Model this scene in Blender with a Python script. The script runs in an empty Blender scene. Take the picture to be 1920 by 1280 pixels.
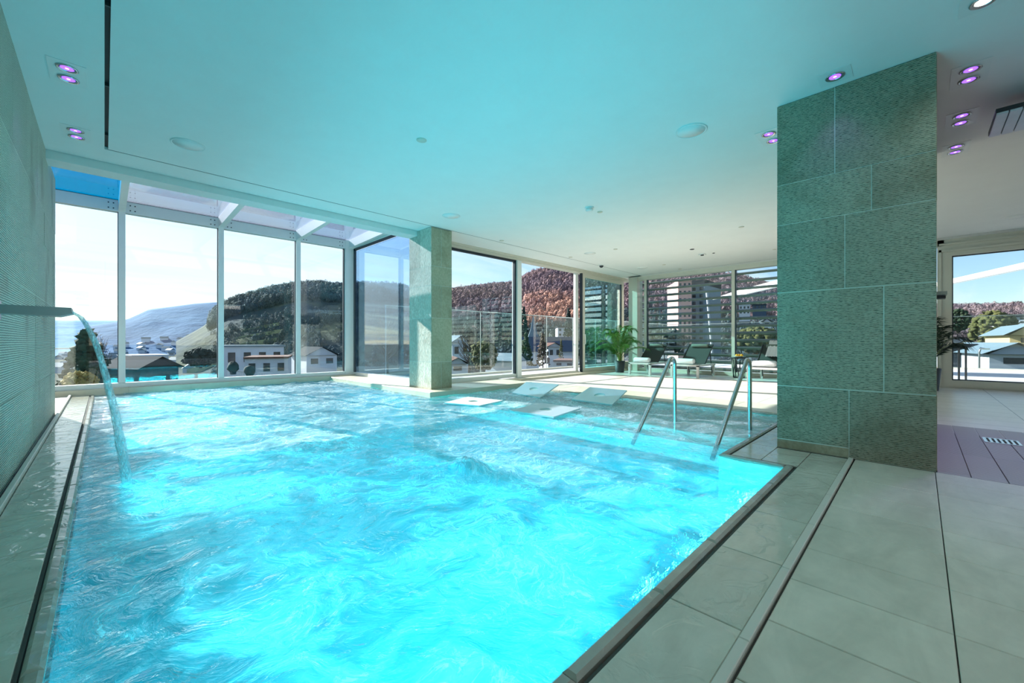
import bpy, math, random
from mathutils import Vector, Matrix, noise
PI = math.pi
random.seed(7)
scene = bpy.context.scene
COL = scene.collection

# ------------------------------------------------------------------ camera
cam_d = bpy.data.cameras.new('camera')
cam_d.sensor_width = 36.0
cam_d.lens = 764.0 / 1920.0 * 36.0
cam_d.clip_start = 0.02
cam_d.clip_end = 12000
cam = bpy.data.objects.new('camera', cam_d)
COL.objects.link(cam)
cam.location = (0, 0, 1.0)
cam.rotation_euler = (math.radians(90), 0, math.radians(-45))
scene.camera = cam

# ------------------------------------------------------------------ colour and exposure
scene.view_settings.view_transform = 'Standard'
scene.view_settings.look = 'None'
scene.view_settings.gamma = 1.0
scene.view_settings.exposure = 0.06
scene.view_settings.use_curve_mapping = False
scene.cycles.max_bounces = 8
scene.cycles.diffuse_bounces = 4
scene.cycles.glossy_bounces = 4
scene.cycles.transmission_bounces = 4
scene.cycles.transparent_max_bounces = 24
scene.cycles.sample_clamp_indirect = 4.0
scene.cycles.caustics_reflective = False
scene.cycles.caustics_refractive = False

# ------------------------------------------------------------------ world: sky with thin streaky clouds
SKY_STRENGTH = 1.5
w = bpy.data.worlds.new('sky')
scene.world = w
w.use_nodes = True
nt = w.node_tree
for n in list(nt.nodes):
    nt.nodes.remove(n)
def wn(t, **k):
    n = nt.nodes.new(t)
    for a, b in k.items():
        setattr(n, a, b)
    return n
wo = wn('ShaderNodeOutputWorld')
bg = wn('ShaderNodeBackground')
sky = wn('ShaderNodeTexSky')
sky.sky_type = 'NISHITA'
sky.sun_disc = False
sky.sun_elevation = math.radians(26)
sky.sun_rotation = math.radians(-14.5)
sky.air_density = 1.0
sky.dust_density = 0.2
sky.ozone_density = 3.0
skym = wn('ShaderNodeVectorMath', operation='SCALE')
skym.inputs['Scale'].default_value = 0.13
tc = wn('ShaderNodeTexCoord')
sep = wn('ShaderNodeSeparateXYZ')
zadd = wn('ShaderNodeMath', operation='ADD'); zadd.inputs[1].default_value = 0.16
dx = wn('ShaderNodeMath', operation='DIVIDE')
dy = wn('ShaderNodeMath', operation='DIVIDE')
comb = wn('ShaderNodeCombineXYZ')
mp = wn('ShaderNodeMapping')
mp.inputs['Rotation'].default_value = (0, 0, math.radians(35))
mp.inputs['Scale'].default_value = (0.55, 2.2, 1)
nz = wn('ShaderNodeTexNoise')
nz.inputs['Scale'].default_value = 1.1
nz.inputs['Detail'].default_value = 8
nz.inputs['Roughness'].default_value = 0.55
nz.inputs['Distortion'].default_value = 0.6
cr = wn('ShaderNodeMapRange')
cr.inputs['From Min'].default_value = 0.42
cr.inputs['From Max'].default_value = 0.72
# clouds are denser on the sun's side of the sky
dotn = wn('ShaderNodeVectorMath', operation='DOT_PRODUCT')
dotn.inputs[1].default_value = (-0.25, 0.97, 0.0)
dm = wn('ShaderNodeMapRange')
dm.inputs['From Min'].default_value = 0.35
dm.inputs['From Max'].default_value = 0.95
dm.inputs['To Min'].default_value = -0.12
dm.inputs['To Max'].default_value = 0.55
cadd = wn('ShaderNodeMath', operation='MULTIPLY_ADD')
cadd.inputs[1].default_value = 0.85
cadd.use_clamp = True
cmix = wn('ShaderNodeMix', data_type='RGBA')
cmix.inputs[7].default_value = (0.72, 0.76, 0.78, 1)
L = nt.links.new
L(tc.outputs['Generated'], sep.inputs[0])
L(sep.outputs['Z'], zadd.inputs[0])
L(sep.outputs['X'], dx.inputs[0]); L(zadd.outputs[0], dx.inputs[1])
L(sep.outputs['Y'], dy.inputs[0]); L(zadd.outputs[0], dy.inputs[1])
L(dx.outputs[0], comb.inputs['X']); L(dy.outputs[0], comb.inputs['Y'])
L(comb.outputs[0], mp.inputs['Vector']); L(mp.outputs[0], nz.inputs['Vector'])
L(nz.outputs['Fac'], cr.inputs['Value'])
L(tc.outputs['Generated'], dotn.inputs[0]); L(dotn.outputs['Value'], dm.inputs['Value'])
L(cr.outputs[0], cadd.inputs[0]); L(dm.outputs[0], cadd.inputs[2])
L(sky.outputs[0], skym.inputs[0]); L(skym.outputs[0], cmix.inputs[6])
L(cadd.outputs[0], cmix.inputs[0])
L(cmix.outputs[2], bg.inputs['Color'])
bg.inputs['Strength'].default_value = SKY_STRENGTH
L(bg.outputs[0], wo.inputs['Surface'])

# ------------------------------------------------------------------ sun
SUN_DIR = Vector((-0.25, 0.97, 0.50)).normalized()
sd = bpy.data.lights.new('sun', 'SUN')
sd.energy = 13.0
sd.angle = math.radians(0.5)
sd.color = (1.0, 0.965, 0.93)
so = bpy.data.objects.new('sun', sd)
COL.objects.link(so)
so.rotation_euler = SUN_DIR.to_track_quat('Z', 'Y').to_euler()

# ------------------------------------------------------------------ underwater pool lamps (banks in the basin walls)
POOL_COL = (0.05, 0.80, 1.0)
def under_lamp(loc, d, sx, sy, e, spread=180):
    l = bpy.data.lights.new('pool_lamp_light', 'AREA')
    l.shape = 'RECTANGLE'
    l.size = sx; l.size_y = sy
    l.energy = e
    l.spread = math.radians(spread)
    l.color = POOL_COL
    o = bpy.data.objects.new('pool_lamp_light', l)
    COL.objects.link(o)
    o.location = loc
    o.rotation_euler = Vector(d).to_track_quat('-Z', 'Y').to_euler()
NEAR_E, LEFT_E = 66, 125
for xx in (.40, 1.35, 2.3, 3.2):
    under_lamp((xx, 0.80, -0.45), (0, 1, 0.42), .8, 0.35, NEAR_E)
for yy in (1.6, 3.6, 5.6, 7.6, 9.6):
    under_lamp((-0.10, yy, -0.50), (1, 0, 0.30), 1.2, 0.35, LEFT_E, 120)

# ------------------------------------------------------------------ helpers
def wloc(o):
    v = Vector((0, 0, 0))
    while o is not None:
        v += o.location
        o = o.parent
    return v

class MB:
    def __init__(s):
        s.v = []; s.f = []; s.sm = []
    def add(s, vs, fs, smooth=False):
        n = len(s.v)
        s.v += [tuple(p) for p in vs]
        s.f += [tuple(i + n for i in f) for f in fs]
        s.sm += [smooth] * len(fs)
        return s
    def box(s, x0, x1, y0, y1, z0, z1):
        if x0 > x1: x0, x1 = x1, x0
        if y0 > y1: y0, y1 = y1, y0
        if z0 > z1: z0, z1 = z1, z0
        return s.add([(x0,y0,z0),(x1,y0,z0),(x1,y1,z0),(x0,y1,z0),(x0,y0,z1),(x1,y0,z1),(x1,y1,z1),(x0,y1,z1)],
                     [(0,3,2,1),(4,5,6,7),(0,1,5,4),(1,2,6,5),(2,3,7,6),(3,0,4,7)])
    def cbox(s, x0, x1, y0, y1, z0, z1, c):
        """box with its top edges chamfered by c"""
        vs = [(x0,y0,z0),(x1,y0,z0),(x1,y1,z0),(x0,y1,z0),(x0,y0,z1-c),(x1,y0,z1-c),(x1,y1,z1-c),(x0,y1,z1-c),
              (x0+c,y0+c,z1),(x1-c,y0+c,z1),(x1-c,y1-c,z1),(x0+c,y1-c,z1)]
        return s.add(vs, [(0,3,2,1),(0,1,5,4),(1,2,6,5),(2,3,7,6),(3,0,4,7),(4,5,9,8),(5,6,10,9),(6,7,11,10),(7,4,8,11),(8,9,10,11)])
    def obox(s, c, ax, ay, az):
        c, ax, ay, az = Vector(c), Vector(ax), Vector(ay), Vector(az)
        vs = [c + i*ax + j*ay + k*az for k in (-1, 1) for j in (-1, 1) for i in (-1, 1)]
        return s.add(vs, [(0,2,3,1),(4,5,7,6),(0,1,5,4),(1,3,7,5),(3,2,6,7),(2,0,4,6)])
    def tube(s, pts, r, n=10, r_end=None, caps=True):
        pts = [Vector(p) for p in pts]
        m = len(pts)
        rings = []
        up = None
        for i, p in enumerate(pts):
            t = (pts[min(i+1, m-1)] - pts[max(i-1, 0)])
            if t.length < 1e-9: t = Vector((0, 0, 1))
            t.normalize()
            if up is None:
                up = t.orthogonal().normalized()
            up = (up - t * up.dot(t))
            if up.length < 1e-6: up = t.orthogonal()
            up.normalize()
            b = t.cross(up)
            rr = r if r_end is None else r + (r_end - r) * i / (m - 1)
            rings.append([p + rr * (math.cos(2*PI*k/n) * up + math.sin(2*PI*k/n) * b) for k in range(n)])
        vs = [q for g in rings for q in g]
        fs = [(i*n+k, i*n+(k+1) % n, (i+1)*n+(k+1) % n, (i+1)*n+k) for i in range(m-1) for k in range(n)]
        s.add(vs, fs, True)
        if caps:
            s.add(rings[0], [tuple(range(n))[::-1]]); s.add(rings[-1], [tuple(range(n))])
        return s
    def lathe(s, prof, c, n=24, smooth=True, axis='z'):
        vs = []
        for r, z in prof:
            for k in range(n):
                a = 2*PI*k/n
                p = (r*math.cos(a), r*math.sin(a), z)
                if axis == 'y': p = (p[0], p[2], p[1])
                if axis == 'x': p = (p[2], p[0], p[1])
                vs.append((c[0]+p[0], c[1]+p[1], c[2]+p[2]))
        m = len(prof)
        fs = [(i*n+k, i*n+(k+1) % n, (i+1)*n+(k+1) % n, (i+1)*n+k) for i in range(m-1) for k in range(n)]
        s.add(vs, fs, smooth)
        if prof[0][0] > 1e-4: s.add(vs[:n], [tuple(range(n))[::-1]])
        if prof[-1][0] > 1e-4: s.add(vs[-n:], [tuple(range(n))])
        return s
    def blob(s, c, rx, ry, rz, amp=0.15, n=8, m=6, seed=0):
        vs = []; fs = []
        for i in range(m+1):
            th = PI*i/m
            for k in range(n):
                a = 2*PI*k/n
                d = Vector((math.sin(th)*math.cos(a), math.sin(th)*math.sin(a), math.cos(th)))
                q = 1 + amp * noise.noise(d*1.7 + Vector((seed*3.1, seed*1.7, seed)))*2
                vs.append((c[0]+rx*d.x*q, c[1]+ry*d.y*q, c[2]+rz*d.z*q))
        for i in range(m):
            for k in range(n):
                fs.append((i*n+k, (i+1)*n+k, (i+1)*n+(k+1) % n, i*n+(k+1) % n))
        return s.add(vs, fs, True)
    def rot(s, ang, c=(0, 0)):
        ca, sa = math.cos(ang), math.sin(ang)
        s.v = [(c[0]+(x-c[0])*ca-(y-c[1])*sa, c[1]+(x-c[0])*sa+(y-c[1])*ca, z) for x, y, z in s.v]
        return s
    def mesh(s, name, mat, org=(0, 0, 0)):
        me = bpy.data.meshes.new(name)
        ox, oy, oz = org
        me.from_pydata([(x-ox, y-oy, z-oz) for x, y, z in s.v], [], s.f)
        if mat is not None: me.materials.append(mat)
        me.polygons.foreach_set('use_smooth', s.sm)
        me.update()
        return me
    def build(s, name, mat, parent=None, org=None):
        if parent is None:
            if org is None:
                xs = [p[0] for p in s.v]; ys = [p[1] for p in s.v]; zs = [p[2] for p in s.v]
                org = ((min(xs)+max(xs))/2, (min(ys)+max(ys))/2, min(zs))
            o = bpy.data.objects.new(name, s.mesh(name, mat, org))
            o.location = org
        else:
            o = bpy.data.objects.new(name, s.mesh(name, mat, wloc(parent)))
            o.parent = parent
        COL.objects.link(o)
        return o

def tag(o, label=None, cat=None, group=None, kind=None):
    if label: o['label'] = label
    if cat: o['category'] = cat
    if group: o['group'] = group
    if kind: o['kind'] = kind
    return o
def thing(name, loc, label, cat, group=None):
    o = bpy.data.objects.new(name, None)
    o.empty_display_size = 0.1
    COL.objects.link(o)
    o.location = loc
    return tag(o, label, cat, group)
def struct(name, loc=(0, 0, 0)):
    o = bpy.data.objects.new(name, None)
    COL.objects.link(o)
    o.location = loc
    o['kind'] = 'structure'
    return o
def dup(root, loc, label=None, group=None):
    r = root.copy(); COL.objects.link(r); r.location = loc
    if label: r['label'] = label
    if group: r['group'] = group
    for ch in root.children:
        c = ch.copy(); COL.objects.link(c); c.parent = r
        for g in ch.children:
            d = g.copy(); COL.objects.link(d); d.parent = c
    return r

# picture direction helper: a point at pixel column px, pixel row py, horizontal range r metres
def put(px, py, r):
    k = (px - 960) / 764.0
    D = r / math.sqrt(1 + k*k)
    s = math.sqrt(.5)
    return Vector((D*s*(1+k), D*s*(1-k), 1 + (640-py)*D/764.0))

# ------------------------------------------------------------------ materials
class NT:
    def __init__(s, name):
        s.m = bpy.data.materials.new(name); s.m.use_nodes = True
        s.t = s.m.node_tree
        for n in list(s.t.nodes): s.t.nodes.remove(n)
        s.out = s.n('ShaderNodeOutputMaterial')
    def n(s, typ, inp=None, **k):
        n = s.t.nodes.new(typ)
        for a, b in k.items(): setattr(n, a, b)
        for a, b in (inp or {}).items():
            if hasattr(b, 'is_output') or isinstance(b, bpy.types.NodeSocket): s.t.links.new(b, n.inputs[a])
            else: n.inputs[a].default_value = b
        return n
    def pos(s, scale=(1, 1, 1), rot=(0, 0, 0)):
        g = s.n('ShaderNodeNewGeometry')
        return s.n('ShaderNodeMapping', {'Vector': g.outputs['Position'], 'Scale': scale, 'Rotation': rot}).outputs[0]
    def noise(s, vec, scale, detail=4, rough=.5, dist=0.0):
        return s.n('ShaderNodeTexNoise', {'Vector': vec, 'Scale': scale, 'Detail': detail, 'Roughness': rough, 'Distortion': dist}).outputs['Fac']
    def ramp(s, v, a, b, c=0.0, d=1.0):
        return s.n('ShaderNodeMapRange', {'Value': v, 'From Min': a, 'From Max': b, 'To Min': c, 'To Max': d}).outputs[0]
    def mix(s, f, a, b):
        return s.n('ShaderNodeMix', {0: f, 6: a, 7: b}, data_type='RGBA').outputs[2]
    def math(s, op, a, b=0.0, c=None):
        d = {0: a, 1: b}
        if c is not None: d[2] = c
        return s.n('ShaderNodeMath', d, operation=op).outputs[0]
    def bump(s, h, strength=.3, dist=.01):
        return s.n('ShaderNodeBump', {'Height': h, 'Strength': strength, 'Distance': dist}).outputs[0]
    def pbr(s, col, rough=.5, metal=0.0, normal=None, spec=.5, extra=None):
        d = {'Base Color': col, 'Roughness': rough, 'Metallic': metal, 'Specular IOR Level': spec}
        if normal is not None: d['Normal'] = normal
        d.update(extra or {})
        return s.n('ShaderNodeBsdfPrincipled', d).outputs[0]
    def fin(s, sh):
        s.t.links.new(sh, s.out.inputs['Surface'])
        return s.m
def rgb(r, g, b):
    f = lambda c: (c/255/12.92) if c/255 <= .04045 else ((c/255+.055)/1.055)**2.4
    return (f(r), f(g), f(b), 1)
def plain(name, c, rough=.5, metal=0.0, var=.06, nscale=6.0, spec=.5, bump=0.0):
    m = NT(name)
    v = m.noise(m.pos(), nscale, 5, .6)
    c2 = (c[0]*(1-var*2), c[1]*(1-var*2), c[2]*(1-var*2), 1)
    col = m.mix(m.ramp(v, .3, .7), c2, c)
    nrm = m.bump(m.noise(m.pos(), nscale*8, 3), bump, .004) if bump else None
    return m.fin(m.pbr(col, rough, metal, nrm, spec))
def glass_mat(name, tint=(1, 1, 1, 1), base=.05, gain=.9, rough=0.0):
    m = NT(name)
    lw = m.n('ShaderNodeLayerWeight', {'Blend': .5}).outputs['Facing']
    f = m.math('MULTIPLY_ADD', m.math('POWER', lw, 4.0), gain, base)
    f = m.n('ShaderNodeClamp', {'Value': f}).outputs[0]
    t = m.n('ShaderNodeBsdfTransparent', {'Color': tint}).outputs[0]
    g = m.n('ShaderNodeBsdfGlossy', {'Color': (1, 1, 1, 1), 'Roughness': rough}).outputs[0]
    return m.fin(m.n('ShaderNodeMixShader', {0: f, 1: t, 2: g}).outputs[0])

M = {}
M['white'] = plain('white_painted_metal', rgb(232, 234, 230), .4, 0, .02)
M['ivory'] = plain('ivory_painted_metal', rgb(214, 208, 192), .4, 0, .02)
M['ceil'] = plain('white_ceiling_plaster', rgb(238, 238, 234), .85, 0, .015, 3, bump=.12)
M['black'] = plain('black_gap', rgb(14, 16, 20), .6)
M['gasket'] = plain('dark_window_gasket', rgb(30, 40, 52), .35)
M['chrome'] = plain('brushed_steel', rgb(205, 205, 205), .22, 1, .03, 20)
M['steel'] = plain('dark_satin_steel', rgb(130, 142, 142), .3, .8, .02)
M['dgrey'] = plain('dark_grey_metal', rgb(55, 58, 60), .4, .3)
M['glass'] = glass_mat('window_glass', (.93, .98, .98, 1), .035, .7)
M['glass_side'] = glass_mat('sky_reflection_tinted_glass', (.66, .84, .97, 1), .14, .8)  # blue tint puts the sky's reflection into the glass colour
M['glass_teal'] = glass_mat('green_tinted_glass', (.60, .93, .92, 1), .16, .9)
M['glass_roof'] = glass_mat('roof_glass', (.80, .84, .92, 1), .18, .9, .02)
M['glass_blue'] = glass_mat('blue_roof_glass', (.0, .52, .74, 1), .04, .4, .02)
M['glass_rail'] = glass_mat('balustrade_glass', (.93, .97, .97, 1), .03, .5)

def tile_mat(name, a, b, rough, wet=0.0):
    m = NT(name)
    rnd = m.n('ShaderNodeObjectInfo').outputs['Random']
    p = m.pos((1, 2.6, 1), (0, 0, .35))
    v = m.noise(p, 2.2, 8, .6, .8)
    v2 = m.noise(m.pos(), 14, 6, .6)
    col = m.mix(m.ramp(v, .32, .68), a, b)
    k = m.math('ADD', m.ramp(rnd, 0, 1, .93, 1.05), m.ramp(v2, .3, .7, -.04, .04))
    col = m.n('ShaderNodeVectorMath', {0: col, 'Scale': k}, operation='SCALE').outputs[0]
    nrm = None
    if wet:
        film = m.noise(m.pos(), 5, 4, .5, 1.2)
        h = m.math('ADD', m.ramp(film, .45, .55), m.math('MULTIPLY', m.noise(m.pos((1, 4, 1)), 16, 3), .35))
        nrm = m.bump(h, wet, .006)
    else:
        nrm = m.bump(v2, .06, .003)
    return m.fin(m.pbr(col, rough, 0, nrm, .5))
TA, TB = rgb(224, 216, 196), rgb(202, 196, 176)
M['tile'] = tile_mat('beige_stone_tile', TA, TB, .32)
M['tile_wet'] = tile_mat('wet_beige_stone_tile', rgb(208, 202, 184), rgb(190, 184, 166), .06, .35)
M['rim'] = tile_mat('wet_grey_rim_stone', rgb(184, 178, 164), rgb(160, 154, 140), .12, .25)
M['joint'] = plain('dark_tile_joint', rgb(74, 74, 68), .8)
M['sill'] = plain('cream_sill_stone', rgb(218, 208, 184), .45, 0, .04)
# floor far deck: joints too far to be pieces
m = NT('far_deck_tile')
p = m.pos()
bt = m.n('ShaderNodeTexBrick', {'Vector': m.pos((1, 1, 1), (0, 0, PI/2)), 'Scale': 1.0, 'Mortar Size': .006, 'Brick Width': .94, 'Row Height': .47,
        'Color1': rgb(240, 232, 220), 'Color2': rgb(232, 224, 210), 'Mortar': rgb(150, 142, 128)}, offset=0.0)
M['far_tile'] = m.fin(m.pbr(m.mix(m.ramp(m.noise(m.pos((1, 2.6, 1)), 2, 7, .6, .6), .3, .7, 0, .25), bt.outputs['Color'], rgb(190, 180, 160)), .3))
# grooved shower planks
m = NT('grooved_shower_plank')
rnd = m.n('ShaderNodeObjectInfo').outputs['Random']
wv = m.n('ShaderNodeTexWave', {'Vector': m.pos(), 'Scale': 9.0, 'Distortion': .3, 'Detail': 1.0}, bands_direction='X').outputs['Fac']
col = m.mix(m.ramp(wv, .25, .75), rgb(150, 142, 140), rgb(190, 182, 178))
col = m.n('ShaderNodeVectorMath', {0: col, 'Scale': m.ramp(rnd, 0, 1, .9, 1.06)}, operation='SCALE').outputs[0]
M['plank'] = m.fin(m.pbr(col, .35, 0, m.bump(wv, .35, .006)))

def stone_mat(name, mode):
    m = NT(name)
    rnd = m.n('ShaderNodeObjectInfo').outputs['Random']
    big = m.noise(m.pos(), 1.9, 6, .6, .5)
    fine = m.noise(m.pos(), 30, 6, .65)
    if mode == 'groove':      # short horizontal chisel strokes in rows
        st = m.noise(m.pos((1, 1, 5.2)), 34, 3, .6, .2)
        wv = m.n('ShaderNodeTexWave', {'Vector': m.pos(), 'Scale': 22.0, 'Distortion': 1.6, 'Detail': 2.0, 'Detail Scale': 2.0}, bands_direction='Z').outputs['Fac']
        h = m.math('ADD', m.math('MULTIPLY', m.ramp(st, .34, .6), .8), m.math('MULTIPLY', wv, .7))
        h = m.math('ADD', h, m.math('MULTIPLY', fine, .4))
        nrm = m.bump(h, .95, .014)
        dark = m.ramp(m.math('ADD', st, m.math('MULTIPLY', wv, .25)), .38, .62)
        lo, hi = rgb(86, 90, 72), rgb(204, 200, 174)
    elif mode == 'rough':
        st = m.noise(m.pos((3.2, 3.2, 1)), 18, 4, .6, .4)
        h = m.math('ADD', m.ramp(st, .36, .62), m.math('MULTIPLY', fine, .3))
        nrm = m.bump(h, .9, .03)
        dark = m.ramp(st, .3, .55)
        lo, hi = rgb(208, 200, 178), rgb(242, 236, 218)  # rough face by the bay: sunlight put into these lighter colours
    else:
        nrm = m.bump(fine, .12, .003)
        dark = m.ramp(fine, .3, .6)
        lo, hi = rgb(158, 152, 126), rgb(182, 174, 148)
    col = m.mix(dark, lo, hi)
    col = m.mix(m.ramp(big, .5, .72, 0, .45), col, rgb(124, 110, 78))
    col = m.n('ShaderNodeVectorMath', {0: col, 'Scale': m.ramp(rnd, 0, 1, .88, 1.1)}, operation='SCALE').outputs[0]
    return m.fin(m.pbr(col, .75, 0, nrm, .3))
M['stone'] = stone_mat('chiselled_green_sandstone', 'groove')
M['stone_rough_sunlit'] = stone_mat('sunlit_rough_sandstone', 'rough')
M['stone_smooth'] = stone_mat('smooth_sandstone', 'smooth')
# left wall: long horizontal combed grooves
m = NT('combed_sandstone')
rnd = m.n('ShaderNodeObjectInfo').outputs['Random']
wv = m.n('ShaderNodeTexWave', {'Vector': m.pos(), 'Scale': 19.0, 'Distortion': 1.2, 'Detail': 2.0, 'Detail Scale': 1.5}, bands_direction='Z').outputs['Fac']
st = m.noise(m.pos((1, 1, 6)), 24, 3, .6)
h = m.math('ADD', wv, m.math('MULTIPLY', st, .6))
col = m.mix(m.ramp(h, .3, 1.2), rgb(132, 142, 126), rgb(232, 236, 218))
col = m.mix(m.ramp(m.noise(m.pos((1, 1, .8)), 1.6, 4), .56, .75, 0, .5), col, rgb(130, 112, 92))
col = m.n('ShaderNodeVectorMath', {0: col, 'Scale': m.ramp(rnd, 0, 1, .9, 1.08)}, operation='SCALE').outputs[0]
M['combed'] = m.fin(m.pbr(col, .6, 0, m.bump(h, .7, .01), .35))
M['mortar'] = plain('pale_mortar', rgb(236, 236, 224), .8)

# water
m = NT('pool_water')
warp = m.noise(m.pos(), 1.1, 3, .5)
p2 = m.n('ShaderNodeVectorMath', {0: m.pos(), 1: m.n('ShaderNodeTexNoise', {'Vector': m.pos(), 'Scale': 1.5, 'Detail': 3.0}).outputs['Color']}, operation='ADD').outputs[0]
f1 = m.noise(p2, 2.6, 7, .62, .7)
def ridge(scale, det, w0, w1):
    n_ = m.noise(p2, scale, det, .6, .5)
    return m.ramp(m.math('ABSOLUTE', m.math('SUBTRACT', n_, .5)), w0, w1, 1, 0)
at = m.n('ShaderNodeAttribute', attribute_name='foam').outputs['Fac']
fm = m.math('ADD', f1, m.math('MULTIPLY', at, .22))
lace = m.math('MAXIMUM', m.math('MULTIPLY', ridge(4.0, 6, .004, .030), .85), m.math('MULTIPLY', ridge(9.0, 5, .004, .035), .6))
lace = m.math('MULTIPLY', lace, m.ramp(fm, .50, .66))
patch = m.math('MULTIPLY', m.ramp(fm, .66, .80, 0, .75), m.ramp(m.noise(p2, 14, 5, .65), .40, .60, .35, 1))
spk = m.ramp(m.noise(p2, 55, 2, .5), .66, .72, 0, .8)
foam2 = m.math('MAXIMUM', m.math('MAXIMUM', lace, patch), m.math('MULTIPLY', spk, m.ramp(m.noise(m.pos(), 1.3, 2), .52, .60)))
milk = m.math('MAXIMUM', foam2, m.ramp(fm, .44, .72, .04, .34))
nrm = m.bump(m.math('ADD', m.noise(p2, 7, 5, .6, .8), m.math('MULTIPLY', m.noise(p2, 22, 4, .6, .4), .35)), .75, .05)
lw = m.n('ShaderNodeLayerWeight', {'Blend': .5, 'Normal': nrm}).outputs['Facing']
fr = m.n('ShaderNodeClamp', {'Value': m.math('MULTIPLY_ADD', m.math('POWER', lw, 4.5), .9, .03)}).outputs[0]
tr0 = m.n('ShaderNodeBsdfTransparent', {'Color': (.70, .97, 1, 1)}).outputs[0]
rf = m.n('ShaderNodeBsdfRefraction', {'Color': (.74, .98, 1, 1), 'IOR': 1.33, 'Roughness': .02, 'Normal': nrm}).outputs[0]
tr = m.n('ShaderNodeMixShader', {0: .62, 1: tr0, 2: rf}).outputs[0]
gl = m.n('ShaderNodeBsdfGlossy', {'Color': (1, 1, 1, 1), 'Roughness': .04, 'Normal': nrm}).outputs[0]
wa = m.n('ShaderNodeMixShader', {0: fr, 1: tr, 2: gl}).outputs[0]
df = m.n('ShaderNodeBsdfDiffuse', {'Color': (.80, .95, .98, 1), 'Normal': nrm}).outputs[0]
tl = m.n('ShaderNodeBsdfTranslucent', {'Color': (.80, .96, 1, 1), 'Normal': nrm}).outputs[0]
ds = m.n('ShaderNodeMixShader', {0: .30, 1: df, 2: tl}).outputs[0]
M['water'] = m.fin(m.n('ShaderNodeMixShader', {0: milk, 1: wa, 2: ds}).outputs[0])
# basin
m = NT('turquoise_basin_tile')
M['basin'] = m.fin(m.pbr(m.mix(m.ramp(m.noise(m.pos(), 2, 3), .3, .7), (.0, .26, .31, 1), (.003, .30, .35, 1)), .6))
M['shelf'] = plain('pale_shelf_tile', rgb(232, 240, 228), .5)
# falling water
m = NT('falling_water')
nrm = m.bump(m.noise(m.pos((3, 3, .6)), 22, 4, .6, 1.5), 1.0, .03)
lw = m.n('ShaderNodeLayerWeight', {'Blend': .5, 'Normal': nrm}).outputs['Facing']
fr = m.n('ShaderNodeClamp', {'Value': m.math('MULTIPLY_ADD', m.math('POWER', lw, 2.0), .75, .12)}).outputs[0]
tr = m.n('ShaderNodeBsdfTransparent', {'Color': (.80, .95, .98, 1)}).outputs[0]
gl = m.n('ShaderNodeBsdfGlossy', {'Color': (1, 1, 1, 1), 'Roughness': .05, 'Normal': nrm}).outputs[0]
wa = m.n('ShaderNodeMixShader', {0: fr, 1: tr, 2: gl}).outputs[0]
df = m.n('ShaderNodeBsdfDiffuse', {'Color': (.85, .93, .95, 1)}).outputs[0]
M['stream'] = m.fin(m.n('ShaderNodeMixShader', {0: m.ramp(m.noise(m.pos((2, 2, .5)), 40, 3), .50, .64, .15, .85), 1: wa, 2: df}).outputs[0])
def emis(name, c, e):
    m = NT(name)
    return m.fin(m.n('ShaderNodeEmission', {'Color': c, 'Strength': e}).outputs[0])
M['bulb'] = emis('violet_lamp', (.26, .10, 1, 1), 2.4)
M['bulb_core'] = emis('violet_lamp_core', (.80, .55, 1, 1), 3.0)
M['lamp_fill'] = emis('white_fill_lamp', (1, .97, .92, 1), 3.0)
M['towel'] = plain('white_terry', rgb(232, 232, 232), .95, 0, .03, 30, bump=.5)
M['mesh_fabric'] = plain('dark_lounger_mesh', rgb(58, 66, 62), .7, 0, .1, 60)
M['pillow'] = plain('grey_green_pillow', rgb(112, 124, 112), .8)
M['alu'] = plain('silver_lounger_frame', rgb(214, 212, 208), .4, .1)
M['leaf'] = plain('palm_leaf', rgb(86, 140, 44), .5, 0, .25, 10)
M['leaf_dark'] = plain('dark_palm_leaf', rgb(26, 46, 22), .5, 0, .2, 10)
M['stem'] = plain('palm_stem', rgb(120, 140, 60), .6, 0, .15)
M['pot'] = plain('charcoal_planter', rgb(62, 64, 66), .6)
M['soil'] = plain('soil', rgb(50, 38, 28), .9)
M['orange'] = plain('orange_peel', rgb(240, 160, 20), .5, 0, .05)
M['plate'] = plain('panel_grey_white', rgb(214, 226, 224), .5, 0, .02)
M['terrace'] = plain('pale_terrace_paving', rgb(205, 205, 208), .7, 0, .05, 1.5)
M['slat'] = plain('grey_olive_louvre', rgb(112, 118, 104), .5, .2, .06)
M['heat'] = plain('pale_grey_enamel', rgb(226, 232, 238), .5)
M['sail'] = plain('white_sailcloth', rgb(245, 242, 235), .8, 0, .01)

# ------------------------------------------------------------------ dimensions
H = 3.22            # ceiling
XW = -0.48          # stone wall
YB = 11.2           # bay glazing
XS = 4.93           # bay side glazing
YT = 7.5            # terrace glazing
XL = 13.1           # louvred window wall
PX0, PY0 = -0.13, 0.77      # pool near and wall edges
PX1, PYN = 3.85, 1.26
PXB, PYB = 6.52, 6.30       # shallow end
PYF, PXF = 10.95, 4.10
WZ = -0.02

# ------------------------------------------------------------------ floor, slabs and tiles
floor = struct('floor')
b = MB()
zb = -1.6
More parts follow.
